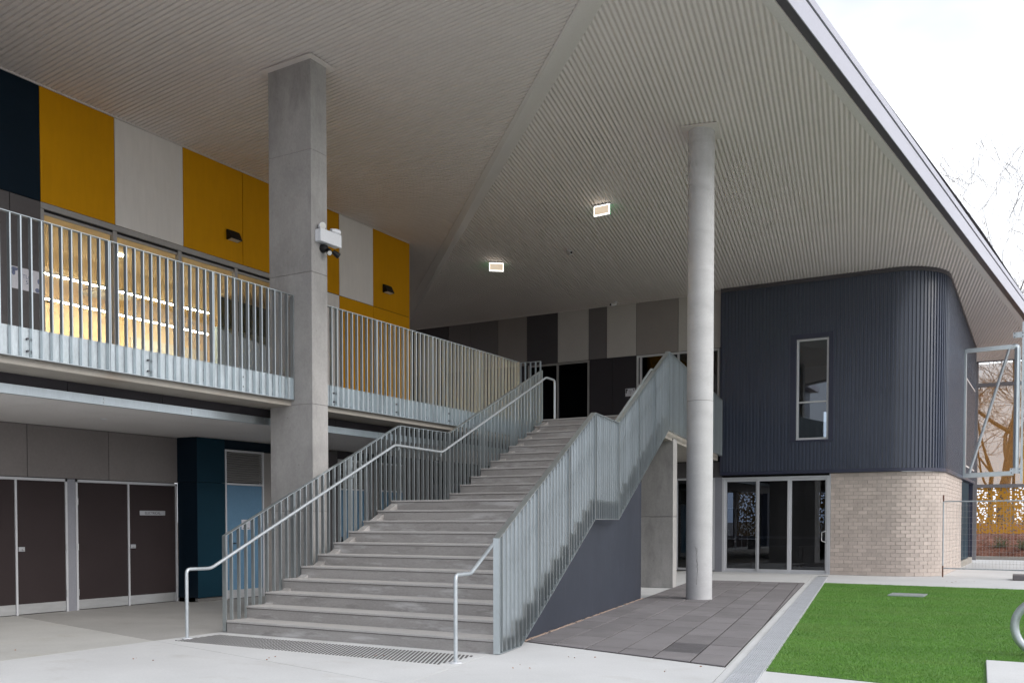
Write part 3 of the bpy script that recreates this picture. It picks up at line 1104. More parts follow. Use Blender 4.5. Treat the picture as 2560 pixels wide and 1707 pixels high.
def ypanel(y, x0, x1, z0, z1, m, parent, th=0.018, gap=0.0065, name='panel'):
    """flat facade panel facing -Y, face at y"""
    return MB().box(x0 + gap, x1 - gap, y, y + th, z0 + gap, z1 - gap).build(name, m, parent, bevel=0.002)


# backing walls
mb = MB()
mb.box(WX - 0.24, WX - 0.10, -6.5, 3.15, 0.0, 3.3)
mb.box(NX - 0.24, NX - 0.10, 3.15, 18.3, 0.0, 3.3)
mb.box(WX, NX - 0.10, 3.15, 3.27, 0.0, 3.3)
mb.box(WX - 0.14, WX - 0.02, -6.5, 0.49, FLOOR2, 8.6)
mb.box(WX - 0.14, WX - 0.02, 0.49, 7.0, 6.56, 8.6)
mb.box(WX - 0.14, WX - 0.02, 6.2, 10.36, FLOOR2, 8.6)
mb.box(-12.5, WX - 0.02, 10.22, 10.36, 0.0, 8.6)
mb.build('backing_wall', M['drain_black'], lw)
# ---- upper cladding
UZ0, UZ1 = 6.535, 8.352
for a, b, c in ((-4.0, -2.5, 'navy_panel'), (-2.5, -1.0, 'navy_panel'), (-1.0, 0.487, 'navy_panel'), (0.487, 1.868, 'yellow'), (1.868, 3.335, 'white_panel'), (3.335, 4.808, 'yellow'), (4.808, 6.26, 'yellow'), (6.26, 7.722, 'yellow'), (7.722, 8.94, 'white_panel'), (8.94, 10.388, 'yellow')):
    panel(WX, a, b, UZ0, UZ1, M[c], lw)
for a, b, c in ((-4.0, -2.0, 'charcoal_panel'), (-2.0, -0.03, 'charcoal_panel'), (-0.03, 0.487, 'charcoal_panel'), (6.26, 7.72, 'white_panel'), (7.72, 8.94, 'yellow'), (8.94, 10.388, 'yellow')):
    panel(WX, a, b, FLOOR2, UZ0 - 0.0, M[c], lw)
MB().box(WX - 0.02, WX + 0.012, -6.5, 10.4, UZ1, UZ1 + 0.035).build('soffit_bead', M['soffit_trim'], lw)
MB().box(WX - 0.14, WX - 0.001, 10.362, 10.386, FLOOR2, 8.35).build('end_return', M['yellow'], lw)
# ---- upper glazing
gz = MB()
gz.box(WX - 0.11, WX - 0.005, 0.49, 6.26, 6.44, 6.533)
gz.box(WX - 0.11, WX - 0.005, 0.49, 6.26, FLOOR2, FLOOR2 + 0.07)
wf = gz.build('window_frame', M['alu_grey'], lw)
MB().box(WX - 0.10, WX - 0.03, 0.53, 6.22, 6.408, 6.438).build('door_track', M['black_plastic'], lw)
MB().box(WX - 0.085, WX - 0.05, 0.53, 6.22, 6.362, 6.406).build('door_track', M['alu_grey'], lw)
muls = [0.515, 1.872, 3.26, 4.64, 6.23]
for k, y in enumerate(muls):
    MB().box(WX - 0.10, WX - 0.012, y - 0.04 + (0.015 if k == 0 else 0), y + 0.035, FLOOR2 + 0.07, 6.435).build('mullion', M['alu_grey'], lw)
for a, b in zip(muls[:-1], muls[1:]):
    MB().box(WX - 0.062, WX - 0.056, a + 0.035, b - 0.04, FLOOR2 + 0.07, 6.36).build('pane', M['glass'], lw)
MB().tube(bend([(WX - 0.05, 0.60, 4.35), (WX + 0.05, 0.60, 4.35), (WX + 0.05, 0.60, 4.98), (WX - 0.05, 0.60, 4.98)], 0.05), 0.013, 10).build('pull_handle', M['black_plastic'], lw)

# ---- room behind the glazing
mb = MB()
mb.box(-11.2, WX - 0.13, 0.2, 10.2, FLOOR2 - 0.05, FLOOR2 + 0.01)
mb.build('room_floor', M['room_floor'], lw)
MB().box(-11.2, WX - 0.13, 0.2, 10.2, 6.72, 6.78).build('room_ceiling', M['room_wall'], lw)
mb = MB()
mb.box(-11.3, -11.2, 0.2, 10.2, FLOOR2, 6.72)
mb.box(-11.2, WX - 0.13, 10.1, 10.2, FLOOR2, 6.72)
mb.box(-11.2, WX - 0.13, 0.1, 0.2, FLOOR2, 6.72)
mb.build('room_wall', M['room_wall'], lw)
for (y0, y1, z0, z1, mm) in ((0.6, 3.3, 4.2, 6.4, 'room_perf'), (3.4, 4.6, 4.2, 6.5, 'room_pale'), (4.7, 7.3, 4.2, 6.4, 'room_perf'), (7.4, 9.9, 3.7, 6.2, 'room_pale')):
    MB().box(-11.19, -11.14, y0, y1, z0, z1).build('acoustic_panel', M[mm], lw)
MB().box(-7.6, -7.5, 7.0, 10.05, 6.02, 6.70).build('bulkhead', M['room_green'], lw)
MB().box(-7.65, -7.52, 6.9, 10.05, 4.0, 6.0).build('wall_board', M['room_blue'], lw)
MB().box(-9.9, -9.0, 5.0, 5.9, 6.64, 6.71).build('ceiling_cassette', M['room_pale'], lw)
for (x, y0, y1, lab) in ((-8.08, 0.6, 7.15, 'nearer linear lamp glowing under the classroom ceiling'), (-10.06, 0.6, 8.95, 'farther linear lamp glowing under the classroom ceiling')):
    t = thing('linear_light', lab, 'light', (x, (y0 + y1) / 2, 6.4), 'linear classroom lamps')
    MB().box(x - 0.012, x + 0.012, y0, y1, 6.398, 6.415).build('diffuser', M['lamp_strip'], t)
    MB().box(x - 0.04, x + 0.04, y0, y1, 6.416, 6.45).build('housing', M['white_plastic'], t)
    for k in range(4):
        y = y0 + (y1 - y0) * (k + 0.5) / 4
        MB().cyl((x, y, 6.45), (x, y, 6.72), 0.004, 6).build('suspension_wire', M['steel'], t)
o = MB().cyl((-6.6, 3.55, 6.700), (-6.6, 3.55, 6.716), 0.07, 20).build('downlight', M['lamp_strip'])
tag(o, 'small round downlight glowing in the classroom ceiling', 'light')

# ---- balcony slab, channel, lower ceiling
MB().box(-4.5, -0.80, -6.5, 9.295, 3.25, FLOOR2 - 0.004).build('balcony_slab', M['concrete_slab'], lw, bevel=0.008)
for a, b in ((-6.4, -1.28), (-1.28, 0.2), (0.2, 1.68), (1.68, 3.9), (3.9, 5.4), (5.4, 8.6), (8.6, 12.0)):
    MB().box(-1.46, -1.44, a + 0.004, b - 0.004, 3.06, 3.249).build('dark_fascia', M['black_panel'], lw)
mb = MB()
mb.box(-1.40, -1.392, -6.4, 17.5, 2.998, 3.112)
mb.box(-1.46, -1.40, -6.4, 17.5, 3.104, 3.112)
mb.box(-1.46, -1.40, -6.4, 17.5, 2.998, 3.006)
ch = mb.build('steel_channel', M['galv'], lw)
for k in range(14):
    y = -4.0 + k * 1.46 + 0.3
    for z in (3.03, 3.08):
        MB().cyl((-1.392, y, z), (-1.384, y, z), 0.011, 8).build('bolt', M['steel'], ch)
yj = [-6.4, -2.76, -1.28, 0.2, 1.68, 3.15, 4.62, 6.1, 7.6, 9.1, 10.6, 12.1, 13.6, 15.1, 16.6, 18.2]
for a, b in zip(yj[:-1], yj[1:]):
    MB().box(-4.6, -1.462, a + 0.003, b - 0.003, 3.005, 3.03).build('ceiling_panel', M['ceiling_board'], lw)
MB().box(-4.6, -1.47, -6.4, 18.2, 3.032, 3.05).build('ceiling_backing', M['groove'], lw)
for y in (0.0, 4.2):
    MB().cyl((-2.9, y + 0.35, 2.996), (-2.9, y + 0.35, 3.004), 0.05, 20).build('downlight_ring', M['white_plastic'], lw)

# ---- lower wall: panels above the doors
for a, b in ((-4.2, -2.76), (-2.76, -1.28), (-1.28, 0.2), (0.2, 1.68), (1.68, 3.15)):
    panel(WX, a, b, 2.168, 3.003, M['grey_panel'], lw, gap=0.006)


def door_pair(y0, yc, y1, lock=True):
    """dark double door: frame y0..y1, meeting at yc; frame is one part, leaves are parts"""
    f = MB()
    for y in (y0, y1 - 0.036):
        f.box(WX - 0.10, WX + 0.004, y, y + 0.036, 0.0, 2.162)
    f.box(WX - 0.10, WX + 0.004, y0, y1, 2.120, 2.162)
    f.box(WX - 0.06, WX + 0.004, yc - 0.016, yc + 0.016, 0.0, 2.12)
    f.build('door_frame', M['aluminium'], lw)
    for a, b, hs in ((y0 + 0.038, yc - 0.018, y0 + 0.03), (yc + 0.018, y1 - 0.038, y1 - 0.03)):
        lf = MB().box(WX - 0.055, WX - 0.015, a, b, 0.012, 2.118).build('door', M['door_dark'], lw)
        MB().box(WX - 0.015, WX - 0.011, a + 0.004, b - 0.004, 0.014, 0.172).build('kick_plate', M['steel'], lf)
        for z in (0.30, 1.05, 1.80):
            MB().cyl((WX + 0.008, hs, z - 0.055), (WX + 0.008, hs, z + 0.055), 0.009, 8).build('hinge', M['steel'], lf)
    if lock:
        lf = MB().box(WX - 0.011, WX + 0.012, yc + 0.03, yc + 0.13, 1.0, 1.07).build('lock_plate', M['sign_silver'], lw)
        MB().cyl((WX + 0.012, yc + 0.095, 1.035), (WX + 0.035, yc + 0.095, 1.035), 0.018, 12).build('lock_knob', M['steel'], lf)


door_pair(1.04, 2.07, 3.125)
door_pair(-1.20, 0.0, 0.886)
door_pair(-3.5, -2.43, -1.40)
MB().box(WX - 0.05, WX - 0.005, 0.889, 1.037, 0.0, 2.165).build('pier', M['pier'], lw)
MB().box(WX - 0.05, WX - 0.005, -1.397, -1.203, 0.0, 2.165).build('pier', M['pier'], lw)
# ---- teal nib
ypanel(3.130, WX, NX, 2.185, 3.003, M['navy_panel'], lw, gap=0.002)
ypanel(3.130, WX, NX, 0.075, 2.185, M['navy_panel'], lw, gap=0.002)
panel(NX, 3.132, 3.80, 2.185, 3.003, M['teal_panel'], lw, gap=0.003)
panel(NX, 3.132, 3.80, 0.075, 2.185, M['teal_panel'], lw, gap=0.003)
panel(NX, 3.80, 5.6, 2.825, 3.003, M['navy_panel'], lw, gap=0.003)
MB().box(WX, NX - 0.03, 3.15, 3.8, 0.0, 0.07).build('plinth', M['groove'], lw)


def blue_door(y0, y1):
    f = MB()
    for y in (y0, y1 - 0.035):
        f.box(NX - 0.09, NX + 0.006, y, y + 0.035, 0.0, 2.82)
    for z in (2.785, 2.16):
        f.box(NX - 0.09, NX + 0.006, y0 + 0.035, y1 - 0.035, z, z + 0.035)
    f.build('door_frame', M['aluminium'], lw)
    d_ = MB().box(NX - 0.06, NX - 0.02, y0 + 0.037, y1 - 0.037, 0.012, 2.158).build('door', M['door_blue'], lw)
    MB().box(NX - 0.02, NX - 0.016, y0 + 0.04, y1 - 0.04, 0.014, 0.175).build('kick_plate', M['steel'], d_)
    h_ = MB().box(NX - 0.02, NX - 0.008, y0 + 0.10, y0 + 0.15, 0.97, 1.14)
    h_.cyl((NX - 0.01, y0 + 0.125, 1.06), (NX + 0.04, y0 + 0.125, 1.06), 0.01, 8)
    h_.cyl((NX + 0.036, y0 + 0.12, 1.06), (NX + 0.036, y0 + 0.25, 1.06), 0.009, 8)
    h_.build('handle', M['black_plastic'], d_)
    for k in range(13):
        z = 2.215 + k * 0.044
        MB().wallpoly([(NX - 0.055, y0 + 0.037, z + 0.038), (NX - 0.012, y0 + 0.037, z), (NX - 0.008, y0 + 0.037, z + 0.006), (NX - 0.05, y0 + 0.037, z + 0.042)], (0, 1, 0), y1 - y0 - 0.074).build('louvre_blade', M['alu_grey'], lw)


blue_door(3.802, 4.80)
blue_door(7.03, 8.07)
blue_door(8.47, 9.45)
panel(NX, 4.80, 5.5, 0.02, 2.82, M['pale_grey_panel'], lw)
panel(NX, 5.5, 7.02, 0.02, 3.003, M['charcoal_panel'], lw)
panel(NX, 7.02, 9.46, 2.83, 3.003, M['black_panel'], lw)
panel(NX, 8.08, 8.46, 0.02, 2.83, M['grey_panel'], lw)
panel(NX, 9.46, 10.52, 0.02, 3.003, M['charcoal_panel'], lw)
for a, b in ((10.52, 12.2), (12.2, 13.9), (13.9, 15.6), (15.6, 17.3)):
    for z0, z1 in ((0.05, 1.0), (1.02, 2.55), (2.57, 3.003)):
        panel(NX, a, b, z0, z1, M['black_panel'] if z1 != 2.55 else M['glass_dark'], lw, gap=0.03)

# ================================================================== REAR WING
rw = thing('rear_wing', 'dark rear wing with grey chequered panels above the stair top', 'building', (-3, 18.4, 0))
RY = 18.40
RZ0, RZ1 = 6.565, 8.17
mb = MB()
mb.box(-12.5, 0.93, RY + 0.02, RY + 0.14, 6.56, 8.8)
mb.box(-12.5, -5.62, RY + 0.02, RY + 0.14, 0.0, 6.56)
mb.box(-3.40, -1.80, RY + 0.02, RY + 0.14, 0.0, 6.56)
mb.box(-12.5, 0.93, RY + 0.03, RY + 0.14, 2.78, FLOOR2)
mb.build('backing_wall', M['drain_black'], rw)
js = [-11.0, -9.8, -8.72, -7.84, -6.75, -5.65, -4.52, -3.42, -2.80, -1.81, -0.46, 0.94]
cs = ['rear_black', 'rear_black', 'rear_dark', 'rear_dark', 'rear_mid', 'rear_black', 'rear_pale', 'rear_dark', 'rear_pale', 'rear_mid', 'rear_pale']
for a, b, c in zip(js[:-1], js[1:], cs):
    ypanel(RY, a, b, RZ0, RZ1, M[c], rw)
MB().box(-12, 0.95, RY - 0.012, RY + 0.02, RZ1, RZ1 + 0.03).build('soffit_bead', M['soffit_trim'], rw)
ypanel(RY, -3.395, -2.60, FLOOR2, RZ0, M['black_panel'], rw)
ypanel(RY, -2.60, -1.805, FLOOR2, RZ0, M['black_panel'], rw)
for a, b in ((-9.6, -8.2), (-8.2, -6.9), (-6.9, -5.66)):
    ypanel(RY, a, b, FLOOR2, RZ0, M['black_panel'], rw)


def glazing(x0, x1, z0, z1, muls_, m_frame, m_glass, parent, y=RY, w_=0.06, rails=()):
    f = MB()
    f.box(x0, x1, y - 0.01, y + 0.09, z1 - w_, z1)
    f.box(x0, x1, y - 0.01, y + 0.09, z0, z0 + w_)
    for x in (x0, x1 - w_):
        f.box(x, x + w_, y - 0.01, y + 0.09, z0 + w_, z1 - w_)
    for x in muls_:
        f.box(x - w_ / 2, x + w_ / 2, y - 0.005, y + 0.08, z0 + w_, z1 - w_)
    for z in rails:
        f.box(x0 + w_, x1 - w_, y + 0.0, y + 0.07, z - 0.02, z + 0.02)
    wn = f.build('window', m_frame, parent)
    xs = [x0 + w_] + [v for x in muls_ for v in (x - w_ / 2, x + w_ / 2)] + [x1 - w_]
    for a, b in zip(xs[0::2], xs[1::2]):
        MB().box(a, b, y + 0.035, y + 0.041, z0 + w_, z1 - w_).build('pane', m_glass, wn)
    return wn


glazing(-5.61, -3.40, FLOOR2, 6.555, (-4.525,), M['alu_grey'], M['glass_dark'], rw)
glazing(-1.795, 0.82, FLOOR2, 6.555, (-1.66, -0.45), M['aluminium'], M['glass_dark'], rw)
mb = MB()
mb.box(-12, 0.9, 23.0, 23.1, 3.4, 8.2)
mb.box(-12, 0.9, RY + 0.15, 23.0, 3.4, 3.5)
mb.box(-12, 0.9, RY + 0.15, 23.0, 6.9, 7.0)
mb.box(0.86, 0.93, RY + 0.15, 23.0, 3.5, 6.9)
mb.build('room_lining', M['room_dark'], rw)
# lower storey of the rear wing behind the stair
glazing(-3.9, -0.5, 0.03, 2.76, (-2.8, -1.65), M['alu_grey'], M['glass_dark'], rw, y=18.3)
glazing(-0.48, 0.735, 0.03, 2.76, (), M['aluminium'], M['glass_dark'], rw, y=18.3)
ypanel(18.3, -4.0, 0.93, 2.765, 3.23, M['charcoal_panel'], rw)

# ================================================================== RIBBED WING
bwg = thing('ribbed_wing', 'navy ribbed upper storey with rounded corner over a pale brick base', 'building', (4, 20, 0))
CYF, CXS, CRAD = 18.20, 6.865, 1.26
ACX, ACY = CXS - CRAD, CYF + CRAD


def wallpath(s_, off=0.0):
    """point and outward normal on the wing's outline at arc length s_ from (0.945, CYF); off = inward offset"""
    l1 = ACX - 0.945
    l2 = CRAD * PI / 2
    if s_ < l1:
        return Vector((0.945 + s_, CYF + off, 0)), Vector((0, -1, 0))
    if s_ < l1 + l2:
        a = (s_ - l1) / CRAD
        n = Vector((math.sin(a), -math.cos(a), 0))
        return Vector((ACX, ACY, 0)) + n * (CRAD - off), n
    return Vector((CXS - off, ACY + (s_ - l1 - l2), 0)), Vector((1, 0, 0))


LTOT = (ACX - 0.945) + CRAD * PI / 2 + (29.0 - ACY)
prof = [(0.0, 0.0), (0.050, 0.0), (0.058, 0.028), (0.090, 0.028), (0.100, 0.0)]    # along, proud
PIT = 0.1
WIN = (2.93, 4.095, 3.695, 6.685)


def ribbed(s0, s1, zb_, zt_, name='cladding'):
    mb = MB()
    vs_ = []
    k0 = math.floor(s0 / PIT)
    sm = [s0]
    k = k0
    while True:
        done = False
        for a, _ in prof[:-1]:
            v = k * PIT + a
            if v > s1 - 1e-4:
                done = True
                break
            if v > s0 + 1e-4:
                sm.append(v)
        if done:
            break
        k += 1
    sm.append(s1)

    def proud(v):
        u = (v / PIT - math.floor(v / PIT + 1e-6)) * PIT
        for (a, pa), (b, pb) in zip(prof[:-1], prof[1:]):
            if u <= b + 1e-6:
                return pa + (pb - pa) * max(0, u - a) / (b - a)
        return 0.0
    for v in sm:
        p, n = wallpath(v)
        q_ = p + n * proud(v)
        zt2 = zt_(q_.x, q_.y) if callable(zt_) else zt_
        vs_ += [(q_.x, q_.y, zb_), (q_.x, q_.y, zt2)]
    fs_ = [(2 * i, 2 * i + 2, 2 * i + 3, 2 * i + 1) for i in range(len(sm) - 1)]
    return mb.add(vs_, fs_).build(name, M['cladding'], bwg)


CZ0 = 2.90
ztop = lambda x, y: z_right(x, y) - 0.10
wa, wb = WIN[0] - 0.945, WIN[1] - 0.945
ribbed(0.0, wa, CZ0, ztop)
ribbed(wa, wb, CZ0, WIN[2])
ribbed(wa, wb, WIN[3], ztop)
ribbed(wb, LTOT, CZ0, ztop)


def trim(s0, s1, zlo, zhi, proud_, name, m, n=60, off_in=0.05):
    mb = MB()
    vs_ = []
    for i in range(n + 1):
        p, nn = wallpath(s0 + (s1 - s0) * i / n)
        o_, i_ = p + nn * proud_, p - nn * off_in
        zl = zlo(o_.x, o_.y) if callable(zlo) else zlo
        zh = zhi(o_.x, o_.y) if callable(zhi) else zhi
        vs_ += [(o_.x, o_.y, zl), (o_.x, o_.y, zh), (i_.x, i_.y, zh), (i_.x, i_.y, zl)]
    fs_ = []
    for i in range(n):
        for k in range(4):
            a, b = 4 * i + k, 4 * i + (k + 1) % 4
            fs_.append((a, a + 4, b + 4, b))
    fs_ += [(3, 2, 1, 0), (4 * n, 4 * n + 1, 4 * n + 2, 4 * n + 3)]
    fs_ = [f[::-1] for f in fs_]
    return mb.add(vs_, fs_).build(name, m, bwg)


trim(-0.01, LTOT, 2.815, 2.905, 0.034, 'base_flashing', M['cladding_trim'], 140, 0.12)
trim(-0.01, LTOT, lambda x, y: z_right(x, y) - 0.11, lambda x, y: z_right(x, y) + 0.01, 0.045, 'top_flashing', M['fascia_dark'], 140, 0.06)
trim(-0.028, -0.002, 2.84, lambda x, y: z_right(x, y), 0.035, 'end_flashing', M['cladding_trim'], 1, 0.25)
# window
x0, x1, z0, z1 = WIN
mb = MB()
mb.box(x0, 3.085, CYF - 0.03, CYF + 0.10, z0, z1)
mb.box(3.975, x1, CYF - 0.03, CYF + 0.10, z0, z1)
mb.box(3.085, 3.975, CYF - 0.035, CYF + 0.10, 6.555, z1)
mb.box(x0 - 0.01, x1 + 0.01, CYF - 0.045, CYF + 0.10, z0, 3.745)
mb.build('window_surround', M['cladding_trim'], bwg)
wn = glazing(3.092, 3.968, 3.752, 6.55, (), M['aluminium'], M['glass_sky'], bwg, y=CYF + 0.035, w_=0.055, rails=(4.80,))
mb = MB()
mb.box(1.0, 2.72, 23.5, 23.6, 3.3, 8.1)
mb.box(3.4, 6.6, 23.5, 23.6, 3.3, 8.1)
mb.box(2.72, 3.4, 23.5, 23.6, 5.1, 8.1)
mb.box(2.72, 3.4, 23.5, 23.6, 3.3, 3.9)
mb.box(1.0, 1.05, CYF + 0.2, 23.5, 3.3, 8.1)
mb.build('room_wall', M['room_mid'], bwg)
MB().box(1.0, 5.3, CYF + 0.2, 23.5, 3.3, 3.5).build('room_floor', M['room_floor'], bwg)
MB().box(1.0, 5.3, CYF + 0.2, 23.5, 6.6, 6.7).build('room_ceiling', M['room_mid'], bwg)
MB().box(3.9, 4.1, 21.0, 21.6, 3.5, 4.5).build('cupboard', M['room_dark'], bwg)

# ---- brick base
BYF, BXS, BR = 18.30, 6.83, 1.22
BAX, BAY = BXS - BR, BYF + BR
BX0 = 4.03


def bpath(s_):
    l1 = BAX - BX0
    l2 = BR * PI / 2
    if s_ < l1:
        return Vector((BX0 + s_, BYF, 0)), Vector((0, -1, 0))
    if s_ < l1 + l2:
        a = (s_ - l1) / BR
        n = Vector((math.sin(a), -math.cos(a), 0))
        return Vector((BAX, BAY, 0)) + n * BR, n
    return Vector((BXS, BAY + (s_ - l1 - l2), 0)), Vector((1, 0, 0))


BL = (BAX - BX0) + BR * PI / 2 + (24.5 - BAY)
CH, BLN = 2.81 / 27, 0.243
mb = MB()
vs_ = []
n = 100
for i in range(n + 1):
    p, nn = bpath(BL * i / n)
    q_ = p - nn * 0.012
    r_ = p - nn * 0.11
    vs_ += [(q_.x, q_.y, 0), (q_.x, q_.y, 2.81), (r_.x, r_.y, 2.81), (r_.x, r_.y, 0)]
fs_ = []
for i in range(n):
    for k in range(4):
        a, b = 4 * i + k, 4 * i + (k + 1) % 4
        fs_.append((b, b + 4, a + 4, a))
mb.add(vs_, fs_)
mb.build('mortar', M['mortar'], bwg)
bm_full = MB().box(-BLN / 2 + 0.005, BLN / 2 - 0.005, -0.05, 0.0, 0.005, CH - 0.005).mesh('brick')
bm_full.materials.append(M['brick'])
rb_ = random.Random(5)
rest = MB()
nbrick = 0
order = []
for c in range(27):
    s_ = 0.0 if c % 2 == 0 else -BLN / 2
    while s_ < BL - 0.05:
        order.append((s_, c))
        s_ += BLN
order.sort(key=lambda t_: (t_[0] > 2.7, t_[0]))
for s_, c in order:
    e0, e1 = max(s_, 0.0), min(s_ + BLN, BL)
    mid = (e0 + e1) / 2
    p, n_ = bpath(mid)
    full = e1 - e0 > BLN - 1e-3
    pr_ = rb_.uniform(-0.0015, 0.002)
    loc = p + n_ * pr_ + Vector((0, 0, c * CH))
    rz = math.atan2(n_.y, n_.x) + PI / 2
    tdir = Vector((-n_.y, n_.x, 0))
    if nbrick < 300 and s_ < 3.4:
        nbrick += 1
        if full:
            # local -Y is outward after turning by rz
            place('brick', bm_full, None, bwg, loc=loc + Vector((0, 0, 0)) - n_ * 0.05, rz=rz + 0.0)
        else:
            hl_ = (e1 - e0) / 2
            me = MB().box(-hl_ + 0.005, hl_ - 0.005, -0.05, 0.0, 0.005, CH - 0.005).mesh('brick')
            place('brick', me, M['brick'], bwg, loc=loc - n_ * 0.05, rz=rz)
    else:
        hl_ = (e1 - e0) / 2 - 0.005
        rest.obox(loc - n_ * 0.025 + Vector((0, 0, CH / 2)), tdir * hl_, n_ * 0.025, Vector((0, 0, CH / 2 - 0.005)))
rest.build('brickwork', M['brick'], bwg, kind='stuff')
# ---- sliding doors
SY = 18.30
sdw = MB()
sdw.box(0.955, 4.0, SY - 0.0, SY + 0.12, 2.70, 2.752)
sdw.box(0.955, 1.02, SY - 0.0, SY + 0.12, 0.0, 2.70)
sdw.box(3.935, 4.0, SY - 0.0, SY + 0.12, 0.0, 2.70)
sdw.box(1.02, 3.935, SY + 0.0, SY + 0.12, 0.0, 0.035)
sdf = sdw.build('door_frame', M['aluminium'], bwg)
for a, b, dy in ((1.022, 1.985, 0.062), (1.985, 2.90, 0.012), (2.90, 3.933, 0.062)):
    f = MB()
    f.box(a, a + 0.055, SY + dy, SY + dy + 0.045, 0.037, 2.698)
    f.box(b - 0.055, b, SY + dy, SY + dy + 0.045, 0.037, 2.698)
    f.box(a + 0.055, b - 0.055, SY + dy, SY + dy + 0.045, 2.63, 2.698)
    f.box(a + 0.055, b - 0.055, SY + dy, SY + dy + 0.045, 0.037, 0.105)
    d_ = f.build('sliding_door', M['aluminium'], bwg)
    MB().box(a + 0.055, b - 0.055, SY + dy + 0.018, SY + dy + 0.024, 0.105, 2.63).build('pane', M['glass_dark'], d_)
    MB().box(a + 0.055, b - 0.055, SY + dy + 0.0245, SY + dy + 0.026, 0.98, 1.055).build('safety_band', M['alu_grey'], d_)
    if b > 3.5:
        MB().tube(bend([(b - 0.03, SY + dy, 0.90), (b - 0.03, SY + dy - 0.09, 0.90), (b - 0.13, SY + dy - 0.09, 0.93), (b - 0.13, SY + dy - 0.09, 1.17), (b - 0.03, SY + dy - 0.09, 1.20), (b - 0.03, SY + dy, 1.20)], 0.03), 0.013, 10).build('pull_handle', M['steel'], d_, smooth=True)
MB().box(0.93, 4.03, SY + 0.10, SY + 0.16, 2.752, 2.86).build('door_head', M['black_plastic'], bwg)
MB().box(0.738, 0.953, SY - 0.005, SY + 0.10, 0.0, 2.765).build('jamb_panel', M['pier'], bwg)
MB().box(4.0, 4.028, SY - 0.01, SY + 0.12, 0.0, 2.81).build('brick_stop', M['aluminium'], bwg)
# ---- ground-floor room: dim, with a window at its back to a planted yard
mb = MB()
mb.box(-4.3, -4.2, 18.5, 24.3, 0.0, 2.9)
mb.box(6.70, 6.78, 19.6, 24.3, 0.0, 2.9)
mb.box(-4.2, -0.82, 24.2, 24.3, 0.0, 2.9)
mb.box(-0.50, -0.38, 24.2, 24.3, 0.9, 2.5)
mb.box(0.42, 2.45, 24.2, 24.3, 0.0, 2.9)
mb.box(2.80, 6.7, 24.2, 24.3, 0.0, 2.9)
mb.box(-0.82, 0.42, 24.2, 24.3, 2.5, 2.9)
mb.box(-0.82, 0.42, 24.2, 24.3, 0.0, 0.85)
mb.box(2.45, 2.80, 24.2, 24.3, 2.45, 2.9)
mb.box(2.45, 2.80, 24.2, 24.3, 0.0, 0.9)
mb.build('room_wall', M['room_dark'], bwg)
MB().box(-4.2, 5.4, 18.45, 24.2, -0.02, 0.014).build('room_floor', M['room_mid'], bwg)
MB().box(-4.3, 5.4, 18.45, 24.3, 2.90, 2.98).build('room_ceiling', M['room_dark'], bwg)
# ---- side: teal panel and window reveal beyond the brick
MB().box(6.72, 6.80, 24.55, 27.6, 0.22, 2.78).build('side_panel', M['teal_panel'], bwg)
MB().box(6.5, 6.83, 24.5, 29.0, 0.0, 0.2).build('side_plinth', M['concrete_slab'], bwg)
mb = MB()
mb.box(6.85, 6.895, 25.0, 28.6, 3.25, 3.30)
mb.box(6.85, 6.895, 25.0, 28.6, 6.05, 6.10)
mb.box(6.85, 6.90, 25.0, 25.05, 3.25, 6.10)
mb.build('side_window_trim', M['soffit_trim'], bwg)
MB().box(6.85, 6.892, 25.05, 28.6, 3.30, 6.05).build('side_window', M['black_panel'], bwg)
MB().box(6.5, 6.84, 28.9, 29.0, 0.2, 8.0).build('end_wall', M['cladding_trim'], bwg)

# furniture seen faintly through the sliding doors
for k, (x, y) in enumerate(((1.7, 21.0), (3.0, 21.6))):
    t = thing('table', ('dim table nearer the grey jamb inside the sliding doors', 'dim table farther inside the sliding doors')[k], 'table', (x, y, 0), 'tables behind the sliding doors')
    MB().box(x - 0.6, x + 0.6, y - 0.35, y + 0.35, 0.70, 0.73).build('tabletop', M['room_mid'], t)
    for sx in (-1, 1):
        for sy in (-1, 1):
            MB().box(x + sx * 0.55 - 0.02, x + sx * 0.55 + 0.02, y + sy * 0.3 - 0.02, y + sy * 0.3 + 0.02, 0.014, 0.70).build('leg', M['black_plastic'], t)

# ================================================================== OPPOSITE WING (out of view, mirrored in the glass doors, height set to block light)
ow = thing('opposite_wing', 'unseen dark ribbed wing mirrored in the sliding doors, raised to block front light', 'building', (-8, -14, 0))
MB().box(-30.0, -5.5, -22.0, -11.0, 0.0, 10.4).build('wall', M['cladding'], ow)
mb = MB()
for k in range(156):
    x = -29.0 + k * 0.15
    mb.box(x, x + 0.045, -11.0, -10.975, 2.9, 10.3)
mb.build('cladding_ribs', M['cladding'], ow)
MB().box(-30.5, -5.0, -22.5, -10.4, 10.4, 10.8).build('roof', M['fascia'], ow)
for k in range(5):
    x = -25.5 + k * 4.1
    wn = MB().box(x - 1.3, x + 1.3, -11.0, -10.93, 0.1, 2.6).build('window', M['aluminium'], ow)
    MB().box(x - 1.2, x + 1.2, -10.928, -10.92, 0.2, 2.5).build('pane', M['black_panel'], wn)
    wn = MB().box(x - 0.6, x + 0.6, -11.0, -10.93, 4.2, 6.6).build('window', M['aluminium'], ow)
    MB().box(x - 0.52, x + 0.52, -10.928, -10.92, 4.28, 6.52).build('pane', M['black_panel'], wn)

# ================================================================== STEEL FRAME, POLE, SCREEN
sf = thing('steel_frame', 'galvanised cantilever frame with diagonal tube bolted to the ribbed wing', 'frame', (7.6, 24.13, 2.85))
FY = 24.13


def channel(mb, p, q, wd=0.16, dp_=0.09, th=0.012, axis='x'):
    x0, z0, x1, z1 = p[0], p[1], q[0], q[1]
    return mb.box(x0, x1, FY - dp_ / 2, FY + dp_ / 2, z0, z1)


